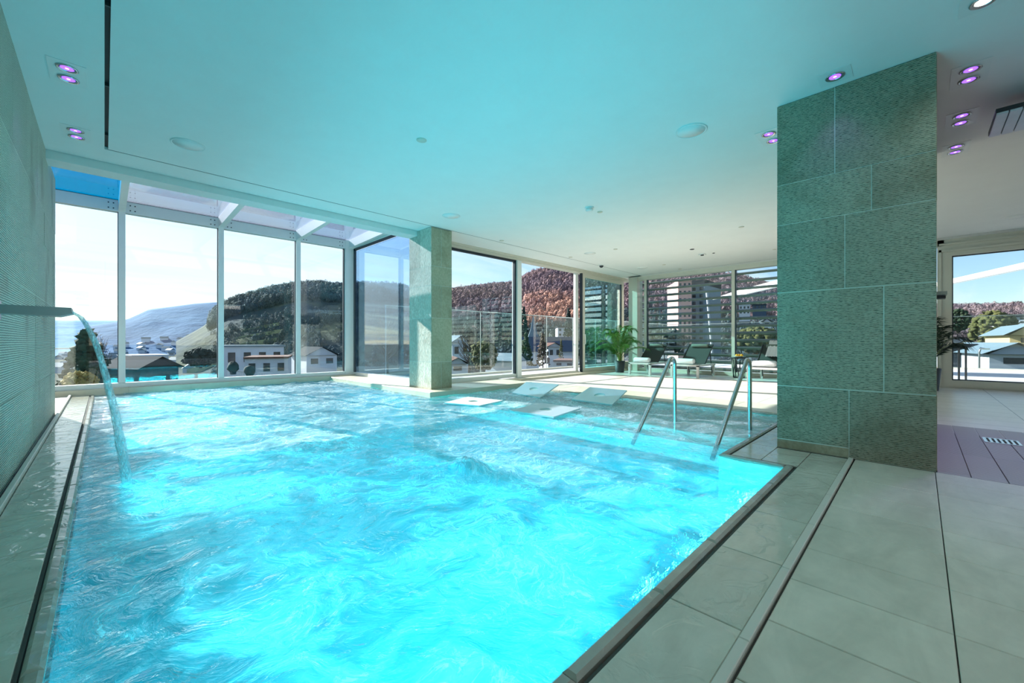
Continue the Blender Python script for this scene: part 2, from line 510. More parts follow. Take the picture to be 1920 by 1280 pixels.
# base (joint colour) around the basin, top at -0.012
b.box(-1.6, PX0-.055, -3, 11.05, -.3, -.012)
b.box(PX0-.055, 4.5, -3, PY0-.065, -.3, -.012)
b.box(PX1+.065, 6.6, -3, PYN-.065, -.3, -.012)
b.build('slab', M['joint'], floor)
b = MB()
b.box(PXB+.07, 13.3, -8, 7.2, -.3, -.004)
b.box(5.5, PXB+.07, -8, -1.2, -.3, -.004)
b.build('far_deck', M['far_tile'], floor)
tile_cache = {}
def tile(x0, x1, y0, y1, mat, name='tile', z=0.0, g=.004, par=None):
    par = par or floor
    sx, sy = round(x1-x0-g, 4), round(y1-y0-g, 4)
    key = (sx, sy, mat)
    if key not in tile_cache:
        q = MB().cbox(-sx/2, sx/2, -sy/2, sy/2, -.012, 0, .0025)
        tile_cache[key] = q.mesh(name, M[mat])
    o = bpy.data.objects.new(name, tile_cache[key])
    COL.objects.link(o)
    o.parent = par
    o.location = ((x0+x1)/2, (y0+y1)/2, z)
    return o
# dry deck rows
for i in range(-3, 12):
    x0 = 0.25 + i*.36
    xs = [(x0, min(x0+.36, 4.50))]
    if x0 > 4.3: continue
    for (ya, yb) in ((-.085, .388), (-.56, -.085), (-1.03, -.56), (-1.5, -1.03)):
        if yb < -.5 and x0 < 2.0: continue
        tile(xs[0][0], xs[0][1], ya, yb, 'tile')
# grooved planks of the shower bay
for j in range(6):
    ya = -.27 - j*.178
    for k in range(3):
        tile(4.50+k*.88, 4.50+k*.88+.88, ya, ya+.178 if j else -.095, 'plank', 'plank')
for i in range(0, 1):
    for j in range(2):
        tile(4.5, 4.5, 0, 0, 'plank') if False else None
# wet overflow tiles beside the near rim
for x0, x1 in ((-.18, .40), (.40, .98), (.98, 1.56), (1.56, 2.14), (2.14, 2.725), (2.725, 3.30), (3.30, 3.925), (3.925, 4.49)):
    tile(x0, x1, .432, .690, 'tile_wet')
for x0, x1, y0, y1 in ((3.93, 4.49, .69, .95), (3.93, 4.49, .95, 1.18), (4.49, 5.07, .955, 1.18), (5.07, 5.65, .955, 1.18), (5.65, 6.23, .955, 1.18), (6.23, 6.59, .955, 1.18)):
    tile(x0, x1, y0, y1, 'tile_wet')
# overflow tiles along the stone wall
y = .69
while y < 10.9:
    y1 = min(y+.58, 10.95)
    tile(-.424, -.194, y, y1, 'tile_wet')
    y = y1
tile(-.424, -.18, .1, .69, 'tile_wet')
# beach strip tiles at the shallow end
y = 1.2
while y < 6.2:
    tile(PXB+.075, PXB+.075+.9, y, min(y+.84, 6.25), 'tile', z=.008)
    y += .84

# rim of the pool: narrow wet coping stones with a black slot behind
rim = struct('trim_1')
def coping(x0, x1, y0, y1):
    n = max(1, round(max(x1-x0, y1-y0)/.58))
    for i in range(n):
        if x1-x0 > y1-y0:
            a = x0+(x1-x0)*i/n; c = x0+(x1-x0)*(i+1)/n
            q = MB().cbox(a+.001, c-.001, y0, y1, -.12, .004, .012)
        else:
            a = y0+(y1-y0)*i/n; c = y0+(y1-y0)*(i+1)/n
            q = MB().cbox(x0, x1, a+.001, c-.001, -.12, .004, .012)
        q.build('coping_stone', M['rim'], rim)
coping(PX0-.05, PX1+.05, PY0-.055, PY0)
coping(PX0-.05, PX0, PY0, PYF)
coping(PX1, PX1+.055, PY0, PYN)
coping(PX1+.055, PXB, PYN-.055, PYN)
coping(PXB, PXB+.06, PYN-.055, PYB)
MB().box(-.424, PX0-.05, .69, PYF, -.05, -.02).build('slot', M['black'], rim)
# raised pale strip between the wet and the dry tiles
strip = struct('trim_2')
x = -.3
while x < 4.45:
    x1 = min(x+.6, 4.49)
    MB().cbox(x+.001, x1-.001, .396, .428, -.012, .014, .003).build('strip_length', M['ivory'], strip)
    x = x1
# channel and pale skirting along the stone wall
bb = struct('baseboard_left')
yy = .1
while yy < 10.9:
    y1 = min(yy+1.8, 10.95)
    MB().cbox(-.458, -.426, yy+.001, y1-.001, -.012, .035, .005).build('skirting_length', M['ivory'], bb)
    yy = y1
MB().box(-.478, -.46, .1, 8.4, -.011, .001).build('gutter', M['black'], bb)
MB().box(-1.5, -.46, 8.42, 10.95, -.011, .004).build('side_tile', M['tile'], bb)

# ------------------------------------------------------------------ basin
basin = struct('pool_basin')
q = MB()
zf = -1.25
def wallq(x0, y0, x1, y1, z0, z1):
    q.add([(x0, y0, z0), (x1, y1, z0), (x1, y1, z1), (x0, y0, z1)], [(0, 1, 2, 3)])
q.add([(PX0, PY0, zf), (4.2, PY0, zf), (4.2, PYF, zf), (PX0, PYF, zf)], [(0, 1, 2, 3)])
wallq(PX0-.01, PY0, 4.2, PY0, zf, -.03)
wallq(PX0, PY0, PX0, PYF, zf, -.03)
wallq(PX0, PYF, 4.2, PYF, zf, -.03)
wallq(4.19, PYB, 4.19, PYF, zf, -.03)
wallq(PX1+.01, PY0, PX1+.01, PYN, zf, -.03)
wallq(PX1, PYN, PXB, PYN, zf, -.03)
wallq(PX1, PYB, PXB, PYB, zf, -.03)
q.build('basin_shell', M['basin'], basin)
steps = [(3.95, 4.3, -.95), (4.3, 4.6, -.65), (4.6, 4.9, -.42), (4.9, PXB+.01, -.20)]
for i, (a, c, z) in enumerate(steps):
    MB().box(a, c, PYN, PYB, zf, z).build('step', M['basin'] if i < 3 else M['shelf'], basin)

# ------------------------------------------------------------------ water surface
def foamf(x, y):
    f = 0.0
    for (cx, cy, r, a) in ((2.0, 2.55, .75, 1.0), (1.5, 1.7, .6, .8), (.75, 3.2, .6, .5), (1.6, 4.2, .8, .7), (1.0, 6.0, 1.0, .8), (3.0, 3.3, .6, .7),
                           (.18, 4.16, .35, .9), (3.9, 4.3, .6, .9), (4.5, 3.4, .6, .7), (1.5, 9.6, 1.6, .9), (3.2, 10.2, 1.2, .7), (4.9, 3.0, .5, .8), (5.7, 3.4, 1.2, 1.15), (5.5, 5.4, 1.1, 1.05), (5.9, 2.1, .9, 1.0), (2.6, 1.3, .4, .4), (3.2, 6.5, 1.0, .6)):
        f = max(f, a*math.exp(-((x-cx)**2+(y-cy)**2)/(r*r)))
    return f
def wh(x, y):
    v = Vector((x, y, 0))
    wv = noise.noise_vector(v*.9)
    u = v + .35*wv
    h = .016*noise.noise(u*2.6) + .010*noise.noise(u*6.3+Vector((3, 1, 2))) + .005*noise.noise(u*14.0)
    h += .007*math.sin(7*x+5*y+4*noise.noise(v*1.3)) * .6
    h *= 1 + 1.2*foamf(x, y)
    e = min(x-PX0, y-PY0)
    k = min(1.0, max(.2, e/.25))
    h *= k
    # bubbling mounds above the floor jets
    for (cx, cy, r, a) in ((2.03, 2.5, .16, .085), (1.0, 6.0, .4, .04), (4.1, 4.2, .3, .03)):
        d2 = ((x-cx)**2+(y-cy)**2)/(r*r)
        if d2 < 6:
            h += a*math.exp(-d2)*(1+.5*noise.noise(v*14))
    return WZ + h
def inside(x, y):
    if x < PX0 or y < PY0 or y > PYF or x > PXB: return False
    if y < PYN and x > PX1: return False
    if y > PYB and x > 4.19: return False
    return True
G = .035
vid = {}; vs = []; fs = []; fo = []
nx = int((PXB-PX0)/G)+2; ny = int((PYF-PY0)/G)+2
def vtx(i, j):
    if (i, j) not in vid:
        x = min(PX0+i*G, PXB); y = min(PY0+j*G, PYF)
        vid[(i, j)] = len(vs)
        vs.append((x, y, wh(x, y))); fo.append(foamf(x, y))
    return vid[(i, j)]
for i in range(nx):
    for j in range(ny):
        cx, cy = PX0+(i+.5)*G, PY0+(j+.5)*G
        if inside(cx, cy):
            fs.append((vtx(i, j), vtx(i+1, j), vtx(i+1, j+1), vtx(i, j+1)))
me = bpy.data.meshes.new('pool_water')
me.from_pydata(vs, [], fs)
me.materials.append(M['water'])
me.polygons.foreach_set('use_smooth', [True]*len(fs))
a = me.attributes.new('foam', 'FLOAT', 'POINT')
a.data.foreach_set('value', fo)
o = bpy.data.objects.new('pool_water', me)
COL.objects.link(o)
tag(o, 'bubbling turquoise water filling the indoor pool', 'water', kind='stuff')

# ------------------------------------------------------------------ stone wall on the left
COURSES = [0.0, .585, 1.457, 2.09, 2.465, H]
wl = struct('wall_left')
MB().box(XW-.5, XW-.0045, -3, 8.39, -.01, H+.02).build('wall_core', M['mortar'], wl)
for r in range(5):
    z0, z1 = COURSES[r], COURSES[r+1]
    y = 8.4 - (.55, .95, .3, .8, .45)[r]
    prev = 8.4
    while prev > -3:
        yy0 = max(y, -3)
        q = MB().box(XW-.03, XW+random.uniform(-.002, .002), yy0+.0035, prev-.0035, z0+.0035, z1-.0035)
        q.build('stone_slab', M['combed'], wl)
        prev = yy0
        y = yy0 - random.choice((1.1, .8, 1.3, .62))
        if yy0 <= -3: break
MB().box(XW-.03, XW+.004, -3, 8.4, -.01, -.001).build('wall_foot', M['mortar'], wl)

# ------------------------------------------------------------------ great stone pillar at the right
def slab(par, face, a0, a1, z0, z1, at, mat, out=1, g=.0035):
    """a slab on a plane: face 'x' (normal -x or +x) spanning y, or 'y' spanning x"""
    t = .03
    j = random.uniform(-.0015, .0015)
    q = MB()
    if face == 'x': q.box(at, at-out*t+j, a0+g, a1-g, z0+g, z1-g)
    else: q.box(a0+g, a1-g, at, at-out*t+j, z0+g, z1-g)
    return q.build('stone_slab', mat, par)
pil = thing('stone_pillar', (5.75, .43, 0), 'massive square pillar clad in chiselled green sandstone beside the tiled deck', 'pillar', None)
MB().box(4.5045, 6.97, -.0905, .9505, 0, H-.004).build('pillar_core', M['mortar'], pil)
ya, yb = -.095, .955
vj = [.426, .206, .454, .282, .522]
for r in range(5):
    z0, z1 = COURSES[r], min(COURSES[r+1], H-.003)
    for a0, a1 in ((ya, vj[r]), (vj[r], yb)):
        if r == 0 and a1 == yb:
            slab(pil, 'x', a0, a1, .088, z1, 4.53, M['stone'])
            slab(pil, 'x', a0, a1+.0, .0, .086, 4.53, M['stone_smooth'])['label'] = 'smooth pale plinth tile'
        else:
            slab(pil, 'x', a0, a1, z0, z1, 4.53, M['stone'])
    k = (5.35, 5.9, 5.2, 6.1, 5.6)[r]
    for a0, a1 in ((4.535, k), (k, 6.97)):
        slab(pil, 'y', a0, a1, z0, z1, ya+.03, M['stone_smooth'])
        slab(pil, 'y', a0, a1, z0, z1, yb-.03, M['stone_smooth'], -1)
# ------------------------------------------------------------------ pillar by the bay
p2 = thing('stone_pillar', (4.70, 7.05, .07), 'sandstone pillar standing in the pool edge between bay window and terrace window', 'pillar')
MB().box(4.4545, 4.935, 6.6545, 7.45, .07, H-.004).build('pillar_core', M['mortar'], p2)
C2 = [.07, .60, 1.457, 2.09, 2.465, H-.003]
for r in range(5):
    z0, z1 = C2[r], C2[r+1]
    mat = M['stone_rough_sunlit']
    if r == 4:
        slab(p2, 'x', 6.65, 7.05, z0, z1, 4.48, mat); slab(p2, 'x', 7.05, 7.45, z0, z1, 4.48, mat)
    else:
        slab(p2, 'x', 6.65, 7.45, z0, z1, 4.48, mat)
    if r in (0, 2, 4):
        slab(p2, 'y', 4.455, 4.685, z0, z1, 6.68, M['stone_smooth']); slab(p2, 'y', 4.685, 4.94, z0, z1, 6.68, M['stone_smooth'])
    else:
        slab(p2, 'y', 4.455, 4.94, z0, z1, 6.68, M['stone_smooth'])

# ------------------------------------------------------------------ stone ledges round the bay and terrace glazing
ledge = struct('trim_3')
def run(x0, x1, y0, y1, z0, z1, n, name='ledge_stone'):
    for i in range(n):
        if x1-x0 > y1-y0:
            MB().cbox(x0+(x1-x0)*i/n+.001, x0+(x1-x0)*(i+1)/n-.001, y0, y1, z0, z1, .006).build(name, M['sill'], ledge)
        else:
            MB().cbox(x0, x1, y0+(y1-y0)*i/n+.001, y0+(y1-y0)*(i+1)/n-.001, z0, z1, .006).build(name, M['sill'], ledge)
run(-1.6, 4.20, PYF, YB+.02, -.15, .10, 6)
run(4.19, XS+.02, PYB, 10.95, -.15, .07, 8)
run(4.19, 6.95, PYB-.001, YT-.03, -.15, .071, 5)
run(6.95, 13.0, 7.20, YT-.03, -.15, .05, 8)
run(4.19, XS+.02, 10.95, YB+.02, -.15, .10, 1)

# ------------------------------------------------------------------ ceiling
ceil = struct('ceiling')
T = .28
MB().box(.03, 12.70, -7, 6.630, H, H+T).build('ceiling_field', M['ceil'], ceil)
q = MB()
q.box(XW-.2, 0, -3, 7.13, H, H+T)
q.box(0, 12.9, 6.652, 7.13, H, H+T)
q.box(4.95, 13.2, 7.13, YT+.35, H, H+T)
q.box(12.728, 13.3, -7, 7.13, H, H+T)
q.build('ceiling_border', M['ceil'], ceil)
MB().box(-.5, 13.2, -7, YT, H+T, H+T+.05).build('ceiling_deck', M['black'], ceil)
q = MB()
q.box(.0, .03, -3, 6.65, H+.03, H+.06); q.box(.03, 12.73, 6.6305, 6.6515, H+.003, H+.06); q.box(12.7005, 12.7275, -7, 6.63, H+.003, H+.06)
q.build('shadow_gap', M['black'], ceil)
q = MB()
for k in range(6): q.box(.001, .029, .2+k*1.2, .215+k*1.2, H+.002, H+.03)
q.build('slot_clip', M['dgrey'], ceil)
# beam carrying the bay roof
bm = struct('trim_4')
MB().box(-.5, 4.94, 7.14, 7.44, H-.10, H+.9).build('roof_beam', M['white'], bm)
MB().box(-.7, 13.4, YT+.0, YT+.35, H-.01, H+.9).build('parapet', M['white'], bm) if False else None

# ------------------------------------------------------------------ bay glazing (four panes) with eave beam
wb = struct('window_1')
mx = [-1.37, .243, 1.856, 3.47, 4.70]
for i, x in enumerate(mx[1:-1]):
    MB().box(x-.05, x+.05, YB-.10, YB+.03, .18, 3.56).build('mullion', M['white'], wb)
    MB().box(x-.062, x-.05, YB-.04, YB+.02, .18, 3.56).build('gasket', M['gasket'], wb)
MB().box(4.66, 4.93, YB-.12, YB+.06, .10, 3.77).build('corner_post', M['white'], wb)
MB().box(4.632, 4.66, YB-.03, YB+.03, .18, 3.56).build('gasket', M['gasket'], wb)
MB().box(-1.6, 4.7, YB-.10, YB+.05, .10, .185).build('bottom_frame', M['white'], wb)
for i in range(4):
    x0, x1 = mx[i]+.05, mx[i+1]-.05
    MB().box(x0, x1, YB-.006, YB+.006, .18, 3.56).build('pane', M['glass'], wb)
ev = MB().box(-1.6, 4.7, YB-.09, YB+.05, 3.545, 3.765).build('eave_beam', M['white'], wb)
q = MB()
for x in mx[1:]:
    for sx in (-.19, -.12, .12, .19):
        for z in (3.60, 3.70):
            q.lathe([(.012, 0), (.012, .006), (.0, .008)], (x+sx, YB-.098, z), 8, axis='y')
q.build('bolt', M['dgrey'], ev)
MB().box(-1.6, 4.7, YB-.075, YB+.05, 3.765, 3.78).build('gasket', M['gasket'], wb)

# ------------------------------------------------------------------ bay roof glazing
wr = struct('window_3')
def rz(y): return 3.78 + (YB-y)*.03
for i, x in enumerate(mx[1:-1] + [4.80]):
    q = MB()
    w2 = .05
    ya_, yb_ = 7.44, YB-.06
    vs_ = []
    for xx in (x-w2, x+w2):
        vs_ += [(xx, ya_, rz(ya_)-.24), (xx, yb_, 3.56), (xx, yb_, rz(yb_)-.005), (xx, ya_, rz(ya_)-.005)]
    q.add(vs_, [(0, 1, 2, 3), (7, 6, 5, 4), (0, 4, 5, 1), (1, 5, 6, 2), (2, 6, 7, 3), (3, 7, 4, 0)])
    q.build('rafter', M['white'], wr)
xs_ = [-1.45] + mx[1:-1] + [4.9]
for i in range(4):
    x0, x1 = xs_[i]+.03, xs_[i+1]-.03
    q = MB()
    q.add([(x0, 7.44, rz(7.44)), (x1, 7.44, rz(7.44)), (x1, YB+.1, rz(YB+.1)), (x0, YB+.1, rz(YB+.1)),
           (x0, 7.44, rz(7.44)+.02), (x1, 7.44, rz(7.44)+.02), (x1, YB+.1, rz(YB+.1)+.02), (x0, YB+.1, rz(YB+.1)+.02)],
          [(0, 3, 2, 1), (4, 5, 6, 7), (0, 1, 5, 4), (1, 2, 6, 5), (2, 3, 7, 6), (3, 0, 4, 7)])
    pn = q.build('pane', M['glass_blue'] if i == 0 else M['glass_roof'], wr)
    if i == 0: pn['label'] = 'blue tinted pane'

# bay side glazing, facing the terrace
ws = struct('window_2')
MB().box(XS-.05, XS+.05, 7.45, YB-.1, .07, .16).build('bottom_frame', M['white'], ws)
MB().box(XS-.05, XS+.05, 7.45, YB-.1, 3.56, 3.78).build('top_frame', M['white'], ws)
q = MB()
q.box(XS-.055, XS-.02, 10.98, 11.08, .16, 3.56); q.box(XS-.055, XS-.02, 7.45, 11.08, 3.5, 3.56)
q.build('gasket', M['gasket'], ws)
MB().box(XS-.05, XS+.05, 7.40, 7.50, .07, 3.78).build('end_post', M['white'], ws)
MB().box(XS-.006, XS+.006, 7.5, 11.08, .16, 3.5).build('pane', M['glass_side'], ws)
# lean-to closing wall beside the bay on the left (behind the stone wall)
wx = struct('window_4')
MB().box(-1.6, -1.5, 8.4, YB+.05, .0, 3.78).build('side_post', M['white'], wx)

# ------------------------------------------------------------------ terrace glazing along y = YT
wt = struct('window_5')      # fixed pane
X0, X1 = 4.94, 7.60
HD = 3.12
MB().box(X0, 13.3, YT-.12, YT+.12, HD, H).build('head_frame', M['ivory'], wt)
MB().box(X0, 13.3, YT-.16, YT-.12, HD+.05, H).build('head_cover', M['ivory'], wt)
q = MB()
q.box(X0, X1, YT-.05, YT+.02, HD-.05, HD); q.box(X1-.05, X1, YT-.05, YT+.02, .16, HD)
q.build('gasket', M['gasket'], wt)
MB().box(X0, X1, YT-.06, YT+.06, .07, .16).build('bottom_frame', M['white'], wt)
MB().box(X1, X1+.16, YT-.10, YT+.10, .05, HD).build('post', M['white'], wt)
MB().box(X0, X1-.05, YT-.006, YT+.006, .16, HD-.05).build('pane', M['glass'], wt)
dr = struct('door_1')        # open doorway track
q = MB(); q.box(7.76, 10.4, YT-.10, YT+.10, .05, .075); q.box(7.76, 10.4, YT-.03, YT-.01, .075, .10); q.box(7.76, 10.4, YT+.04, YT+.06, .075, .10)
q.build('threshold', M['ivory'], dr)
MB().box(10.30, 10.44, YT+.02, YT+.10, .075, HD).build('jamb', M['white'], dr)
ds_ = struct('door_2')       # sliding leaf pushed aside
a0, a1 = 10.46, 13.0
MB().box(a0, a0+.05, YT-.10, YT-.02, .05, HD).build('edge_seal', M['gasket'], ds_)
q = MB()
q.box(a0+.05, a0+.17, YT-.10, YT-.02, .05, HD); q.box(a1-.13, a1, YT-.10, YT-.02, .05, HD)
q.box(a0+.17, a1-.13, YT-.10, YT-.02, .05, .17); q.box(a0+.17, a1-.13, YT-.10, YT-.02, HD-.12, HD)
q.build('leaf_frame', M['ivory'], ds_)
MB().box(a1-.18, a1-.13, YT-.085, YT-.035, .17, HD-.12).build('gasket', M['gasket'], ds_)
MB().box(a0+.17, a1-.18, YT-.066, YT-.054, .17, HD-.12).build('pane', M['glass_teal'], ds_)
q = MB(); q.tube([(a0+.11, YT-.10, .92), (a0+.11, YT-.16, .92), (a0+.11, YT-.16, 1.22), (a0+.11, YT-.10, 1.22)], .012, 8)
q.build('handle', M['white'], ds_)
# corner column
cc = struct('wall_corner')
MB().box(12.92, 13.30, 6.85, 7.17, 0, H).build('column', M['ivory'], cc)
MB().box(13.0, 13.30, 7.17, YT+.12, 0, .3).build('plinth', M['ivory'], cc)

# ------------------------------------------------------------------ louvred window wall x = XL
wv_ = struct('window_6')
MB().box(XL-.10, XL+.10, -.38, 6.85, HD-.03, H).build('head_frame', M['ivory'], wv_)
MB().box(XL-.08, XL+.08, -.38, 6.85, 0, .10).build('bottom_frame', M['ivory'], wv_)
ys = [6.60, 3.86, 1.12]
for y in ys:
    MB().box(XL-.08, XL+.05, y-.045, y+.045, .10, HD-.03).build('mullion', M['ivory'], wv_)
    MB().box(XL-.07, XL+.02, y-.075, y-.045, .10, HD-.03).build('gasket', M['gasket'], wv_)
for a, c in ((6.645, 6.84), (3.905, 6.525), (1.165, 3.785), (-.2, 1.045)):
    MB().box(XL-.006, XL+.006, a, c, .10, HD-.03).build('pane', M['glass'], wv_)
lv = thing('louvre_screen', (13.48, 3.6, .0), 'row of horizontal grey louvre blades outside the window behind the loungers', 'louvres')
for i in range(14):
    z = .14 + i*.222
    q = MB()
    q.obox((13.48, 3.65, z), (.075, 0, .022), (0, 3.8, 0), (-.008, 0, .026))
    q.build('slat', M['slat'], lv)
for y in (-.1, 4.0, 7.4): MB().box(13.56, 13.60, y-.03, y+.03, 0, 3.15).build('carrier', M['dgrey'], lv)

# right terrace door
d3 = struct('door_3')
q = MB()
q.box(XL-.10, XL+.10, -.50, -.28, 0, 2.86); q.box(XL-.10, XL+.10, -6, -.28, 2.86, H); q.box(XL-.10, XL+.10, -6, -.5, 0, .16)
q.build('door_frame', M['ivory'], d3)
q = MB()
q.box(XL-.13, XL-.10, -6, -.30, 2.95, 3.0); q.box(XL-.13, XL-.10, -6, -.30, 3.1, 3.14); q.box(XL-.13, XL-.10, -.34, -.30, 0, 3.0)
q.box(XL-.12, XL-.10, -6, -.46, .03, .06)
q.build('moulding', M['ivory'], d3)
q = MB()
q.box(XL-.02, XL+.02, -.52, -.50, .16, 2.86); q.box(XL-.02, XL+.02, -6, -.5, 2.84, 2.86); q.box(XL-.02, XL+.02, -6, -.5, .16, .18)
q.build('gasket', M['gasket'], d3)
MB().box(XL-.006, XL+.006, -6, -.52, .18, 2.84).build('pane', M['glass'], d3)
# the room goes on out of view: closing walls
wbk = struct('wall_back')
MB().box(5.0, 13.3, -8.1, -8.0, 0, H+.02).build('plaster', M['ceil'], wbk)
MB().box(13.0, 13.2, -8, -6, 0, H).build('plaster', M['ceil'], wbk)
MB().box(-1.4, 5.6, -8, -3, -.3, -.004).build('rear_floor', M['far_tile'], wbk)
MB().box(-1.4, 5.6, -3, -1.5, -.3, -.004).build('rear_floor', M['far_tile'], wbk)
MB().box(-1.4, 2.0, -1.5, -.56, -.3, -.004).build('rear_floor', M['far_tile'], wbk)

# ------------------------------------------------------------------ handrails
def handrail(y, xt, xb, label):
    t = thing('pool_handrail', (xt, y, -.20), label, 'handrail', 'steel handrails at the pool steps')
    pts = [(xt, y, -.20), (xt, y, .70)]
    for k in range(1, 9):
        a = PI*k/8*.83
        pts.append((xt-.09+.09*math.cos(a), y, .70+.09*math.sin(a)))
    e = pts[-1]
    for k in range(1, 7):
        f = k/6
        pts.append((e[0]+(xb-e[0])*f, y+.03*f, e[2]+(-.15-e[2])*f))
    MB().tube(pts, .023, 14).build('rail', M['chrome'], t)
    MB().lathe([(.05, 0), (.05, .008), (.025, .014)], (xt, y, -.199), 16).build('foot_flange', M['chrome'], t)
handrail(2.24, 5.22, 4.18, 'bent steel pool handrail farther from the big stone pillar')
handrail(1.40, 5.32, 4.19, 'bent steel pool handrail close to the big stone pillar')

# ------------------------------------------------------------------ spout and falling water
sp = thing('water_spout', (-.46, 3.97, 1.17), 'flat steel blade spout jutting from the combed stone wall', 'water spout')
q = MB()
x0, x1 = -.52, -.150
prof = [(x0, 1.175), (x1-.06, 1.165), (x1, 1.185), (x1-.005, 1.222), (x0, 1.228)]
va = [(x, 3.95, z) for x, z in prof] + [(x, 4.16, z) for x, z in prof]
q.add(va, [(0, 1, 2, 3, 4), (9, 8, 7, 6, 5)] + [(i, i+5, (i+1) % 5+5, (i+1) % 5) for i in range(5)])
q.build('spout_blade', M['steel'], sp)
MB().box(-.485, -.472, 3.91, 4.20, 1.14, 1.26).build('wall_plate', M['chrome'], sp)
q = MB()
rings = []
NN = 34
for i in range(NN+1):
    t_ = i/NN
    z = 1.205 - 1.24*t_
    x = -.165 + .285*math.sqrt(max(0, 1.205-z)/1.24)
    y = 4.055 + .02*t_
    wdx = .014 + .018*t_
    wdy = .030 + .008*t_
    ring = []
    for k in range(12):
        a = 2*PI*k/12
        j = 1 + .22*noise.noise(Vector((math.cos(a)*1.5, math.sin(a)*1.5, z*9)))
        ring.append((x+wdx*j*math.cos(a), y+wdy*j*math.sin(a), z))
    rings.append(ring)
vs_ = [p for g in rings for p in g]
q.add(vs_, [(i*12+k, i*12+(k+1) % 12, (i+1)*12+(k+1) % 12, (i+1)*12+k) for i in range(NN) for k in range(12)], True)
o = q.build('water_stream', M['stream'])
tag(o, 'clear jet of water arcing down from the steel spout', 'water', kind='stuff')

# ------------------------------------------------------------------ hydromassage panels in the shallow end
def panel(near_a, near_b, far_b, far_a, label):
    P = [Vector(p) for p in (near_a, near_b, far_b, far_a)]
    c = sum(P, Vector())/4
    t = thing('floating_panel', c, label, 'pool panel', 'pale panels lying in the shallow water')
    q = MB()
    n = (P[1]-P[0]).cross(P[3]-P[0]).normalized()*.02
    if n.z < 0: n = -n
    N = 32
    outer = []
    for k in range(N):
        u = k/N*4; s_ = int(u); f = u-s_
        outer.append(P[s_].lerp(P[(s_+1) % 4], f))
    ex = ((P[1]+P[2])/2-c)*.26; ey = ((P[2]+P[3])/2-c)*.26
    inner = []
    for k in range(N):
        d = outer[k]-c
        uu = d.dot(ex)/ex.length; vv = d.dot(ey)/ey.length
        a = math.atan2(vv, uu)
        inner.append(c + ex*math.cos(a) + ey*math.sin(a))
    vs_ = outer + inner + [p-n for p in outer] + [p-n for p in inner]
    fs_ = []
    for k in range(N):
        k2 = (k+1) % N
        fs_ += [(k, k2, N+k2, N+k), (2*N+k2, 2*N+k, 3*N+k, 3*N+k2), (k, 2*N+k, 2*N+k2, k2), (N+k2, 3*N+k2, 3*N+k, N+k)]
    q.add(vs_, fs_)
    q.build('board', M['plate'], t)
    MB().lathe([(0, -.03), (.8, -.03), (.8, -.025), (0, -.025)], (0, 0, 0), 20)
    q = MB()
    q.add([p-n*1.05 for p in inner], [tuple(range(N))])
    q.build('recess', M['shelf'], t)
panel((3.9, 5.45, .01), (4.1, 4.82, .01), (4.74, 4.95, .012), (4.6, 5.72, .012), 'bright white floating panel in full sun nearest the sandstone pillar ledge')
panel((4.15, 4.2, .005), (4.2, 3.42, .005), (4.9, 3.5, .03), (4.88, 4.23, .03), 'pale floating panel awash among foam, closest to the deep pool')
panel((5.65, 5.65, .0), (5.5, 4.8, .0), (6.14, 4.88, .18), (6.06, 5.65, .18), 'grey floating panel tilted up by the terrace doorway')
panel((5.74, 4.28, .0), (5.7, 3.45, .0), (6.21, 3.48, .18), (6.19, 4.20, .18), 'grey floating panel tilted up nearest the steel handrails')

# ------------------------------------------------------------------ ceiling fittings
VIO = (.45, .22, 1.0)
def lamp_head(par, x, y):
    q = MB().lathe([(.062, 0), (.066, -.006), (.058, -.010), (.044, -.002), (.040, .02)], (x, y, H-.004), 20)
    l = q.build('lamp_ring', M['chrome'], par)
    l['label'] = 'chrome lamp ring'
    MB().lathe([(0, 0), (.041, 0.0)], (x, y, H-.0065), 16).build('lamp', M['bulb'], l)
    MB().lathe([(0, 0), (.012, 0.0)], (x, y, H-.0075), 12).build('lamp_core', M['bulb_core'], l)
def downlight(pts, plate, label, spot=0.0):
    cx = sum(p[0] for p in pts)/len(pts); cy = sum(p[1] for p in pts)/len(pts)
    t = thing('downlight', (cx, cy, H), label, 'downlight', 'violet ceiling downlights')
    MB().box(cx-plate[0], cx+plate[0], cy-plate[1], cy+plate[1], H-.004, H-.0005).build('plate', M['white'], t)
    for x, y in pts:
        lamp_head(t, x, y)
    if spot:
        l = bpy.data.lights.new('downlight_beam', 'SPOT')
        l.energy = spot; l.color = VIO; l.spot_size = math.radians(75); l.spot_blend = .6; l.shadow_soft_size = .05
        o = bpy.data.objects.new('downlight_beam', l)
        COL.objects.link(o); o.parent = t; o.location = (0, 0, -.03)
downlight([(-.215, 4.89), (-.215, 5.08)], (.11, .20), 'twin violet downlight over the pool edge, nearer the camera beside the black ceiling slot', 4)
downlight([(-.215, 6.27), (-.215, 6.46)], (.11, .20), 'twin violet downlight over the pool edge near the bay window beam', 4)
downlight([(4.32, .50)], (.11, .11), 'single violet downlight on the pool face of the big pillar', 3)
downlight([(5.02, 1.14), (5.22, 1.14)], (.20, .11), 'twin violet downlight half hidden by the pool side of the big pillar', 3)
downlight([(4.99, -.295), (5.18, -.295)], (.20, .11), 'twin violet downlight of the shower bay, largest of three', 45)
downlight([(5.95, -.295), (6.14, -.295)], (.20, .11), 'twin violet downlight of the shower bay, middle of three', 45)
downlight([(6.85, -.295), (7.04, -.295)], (.20, .11), 'twin violet downlight of the shower bay, smallest of three', 10)
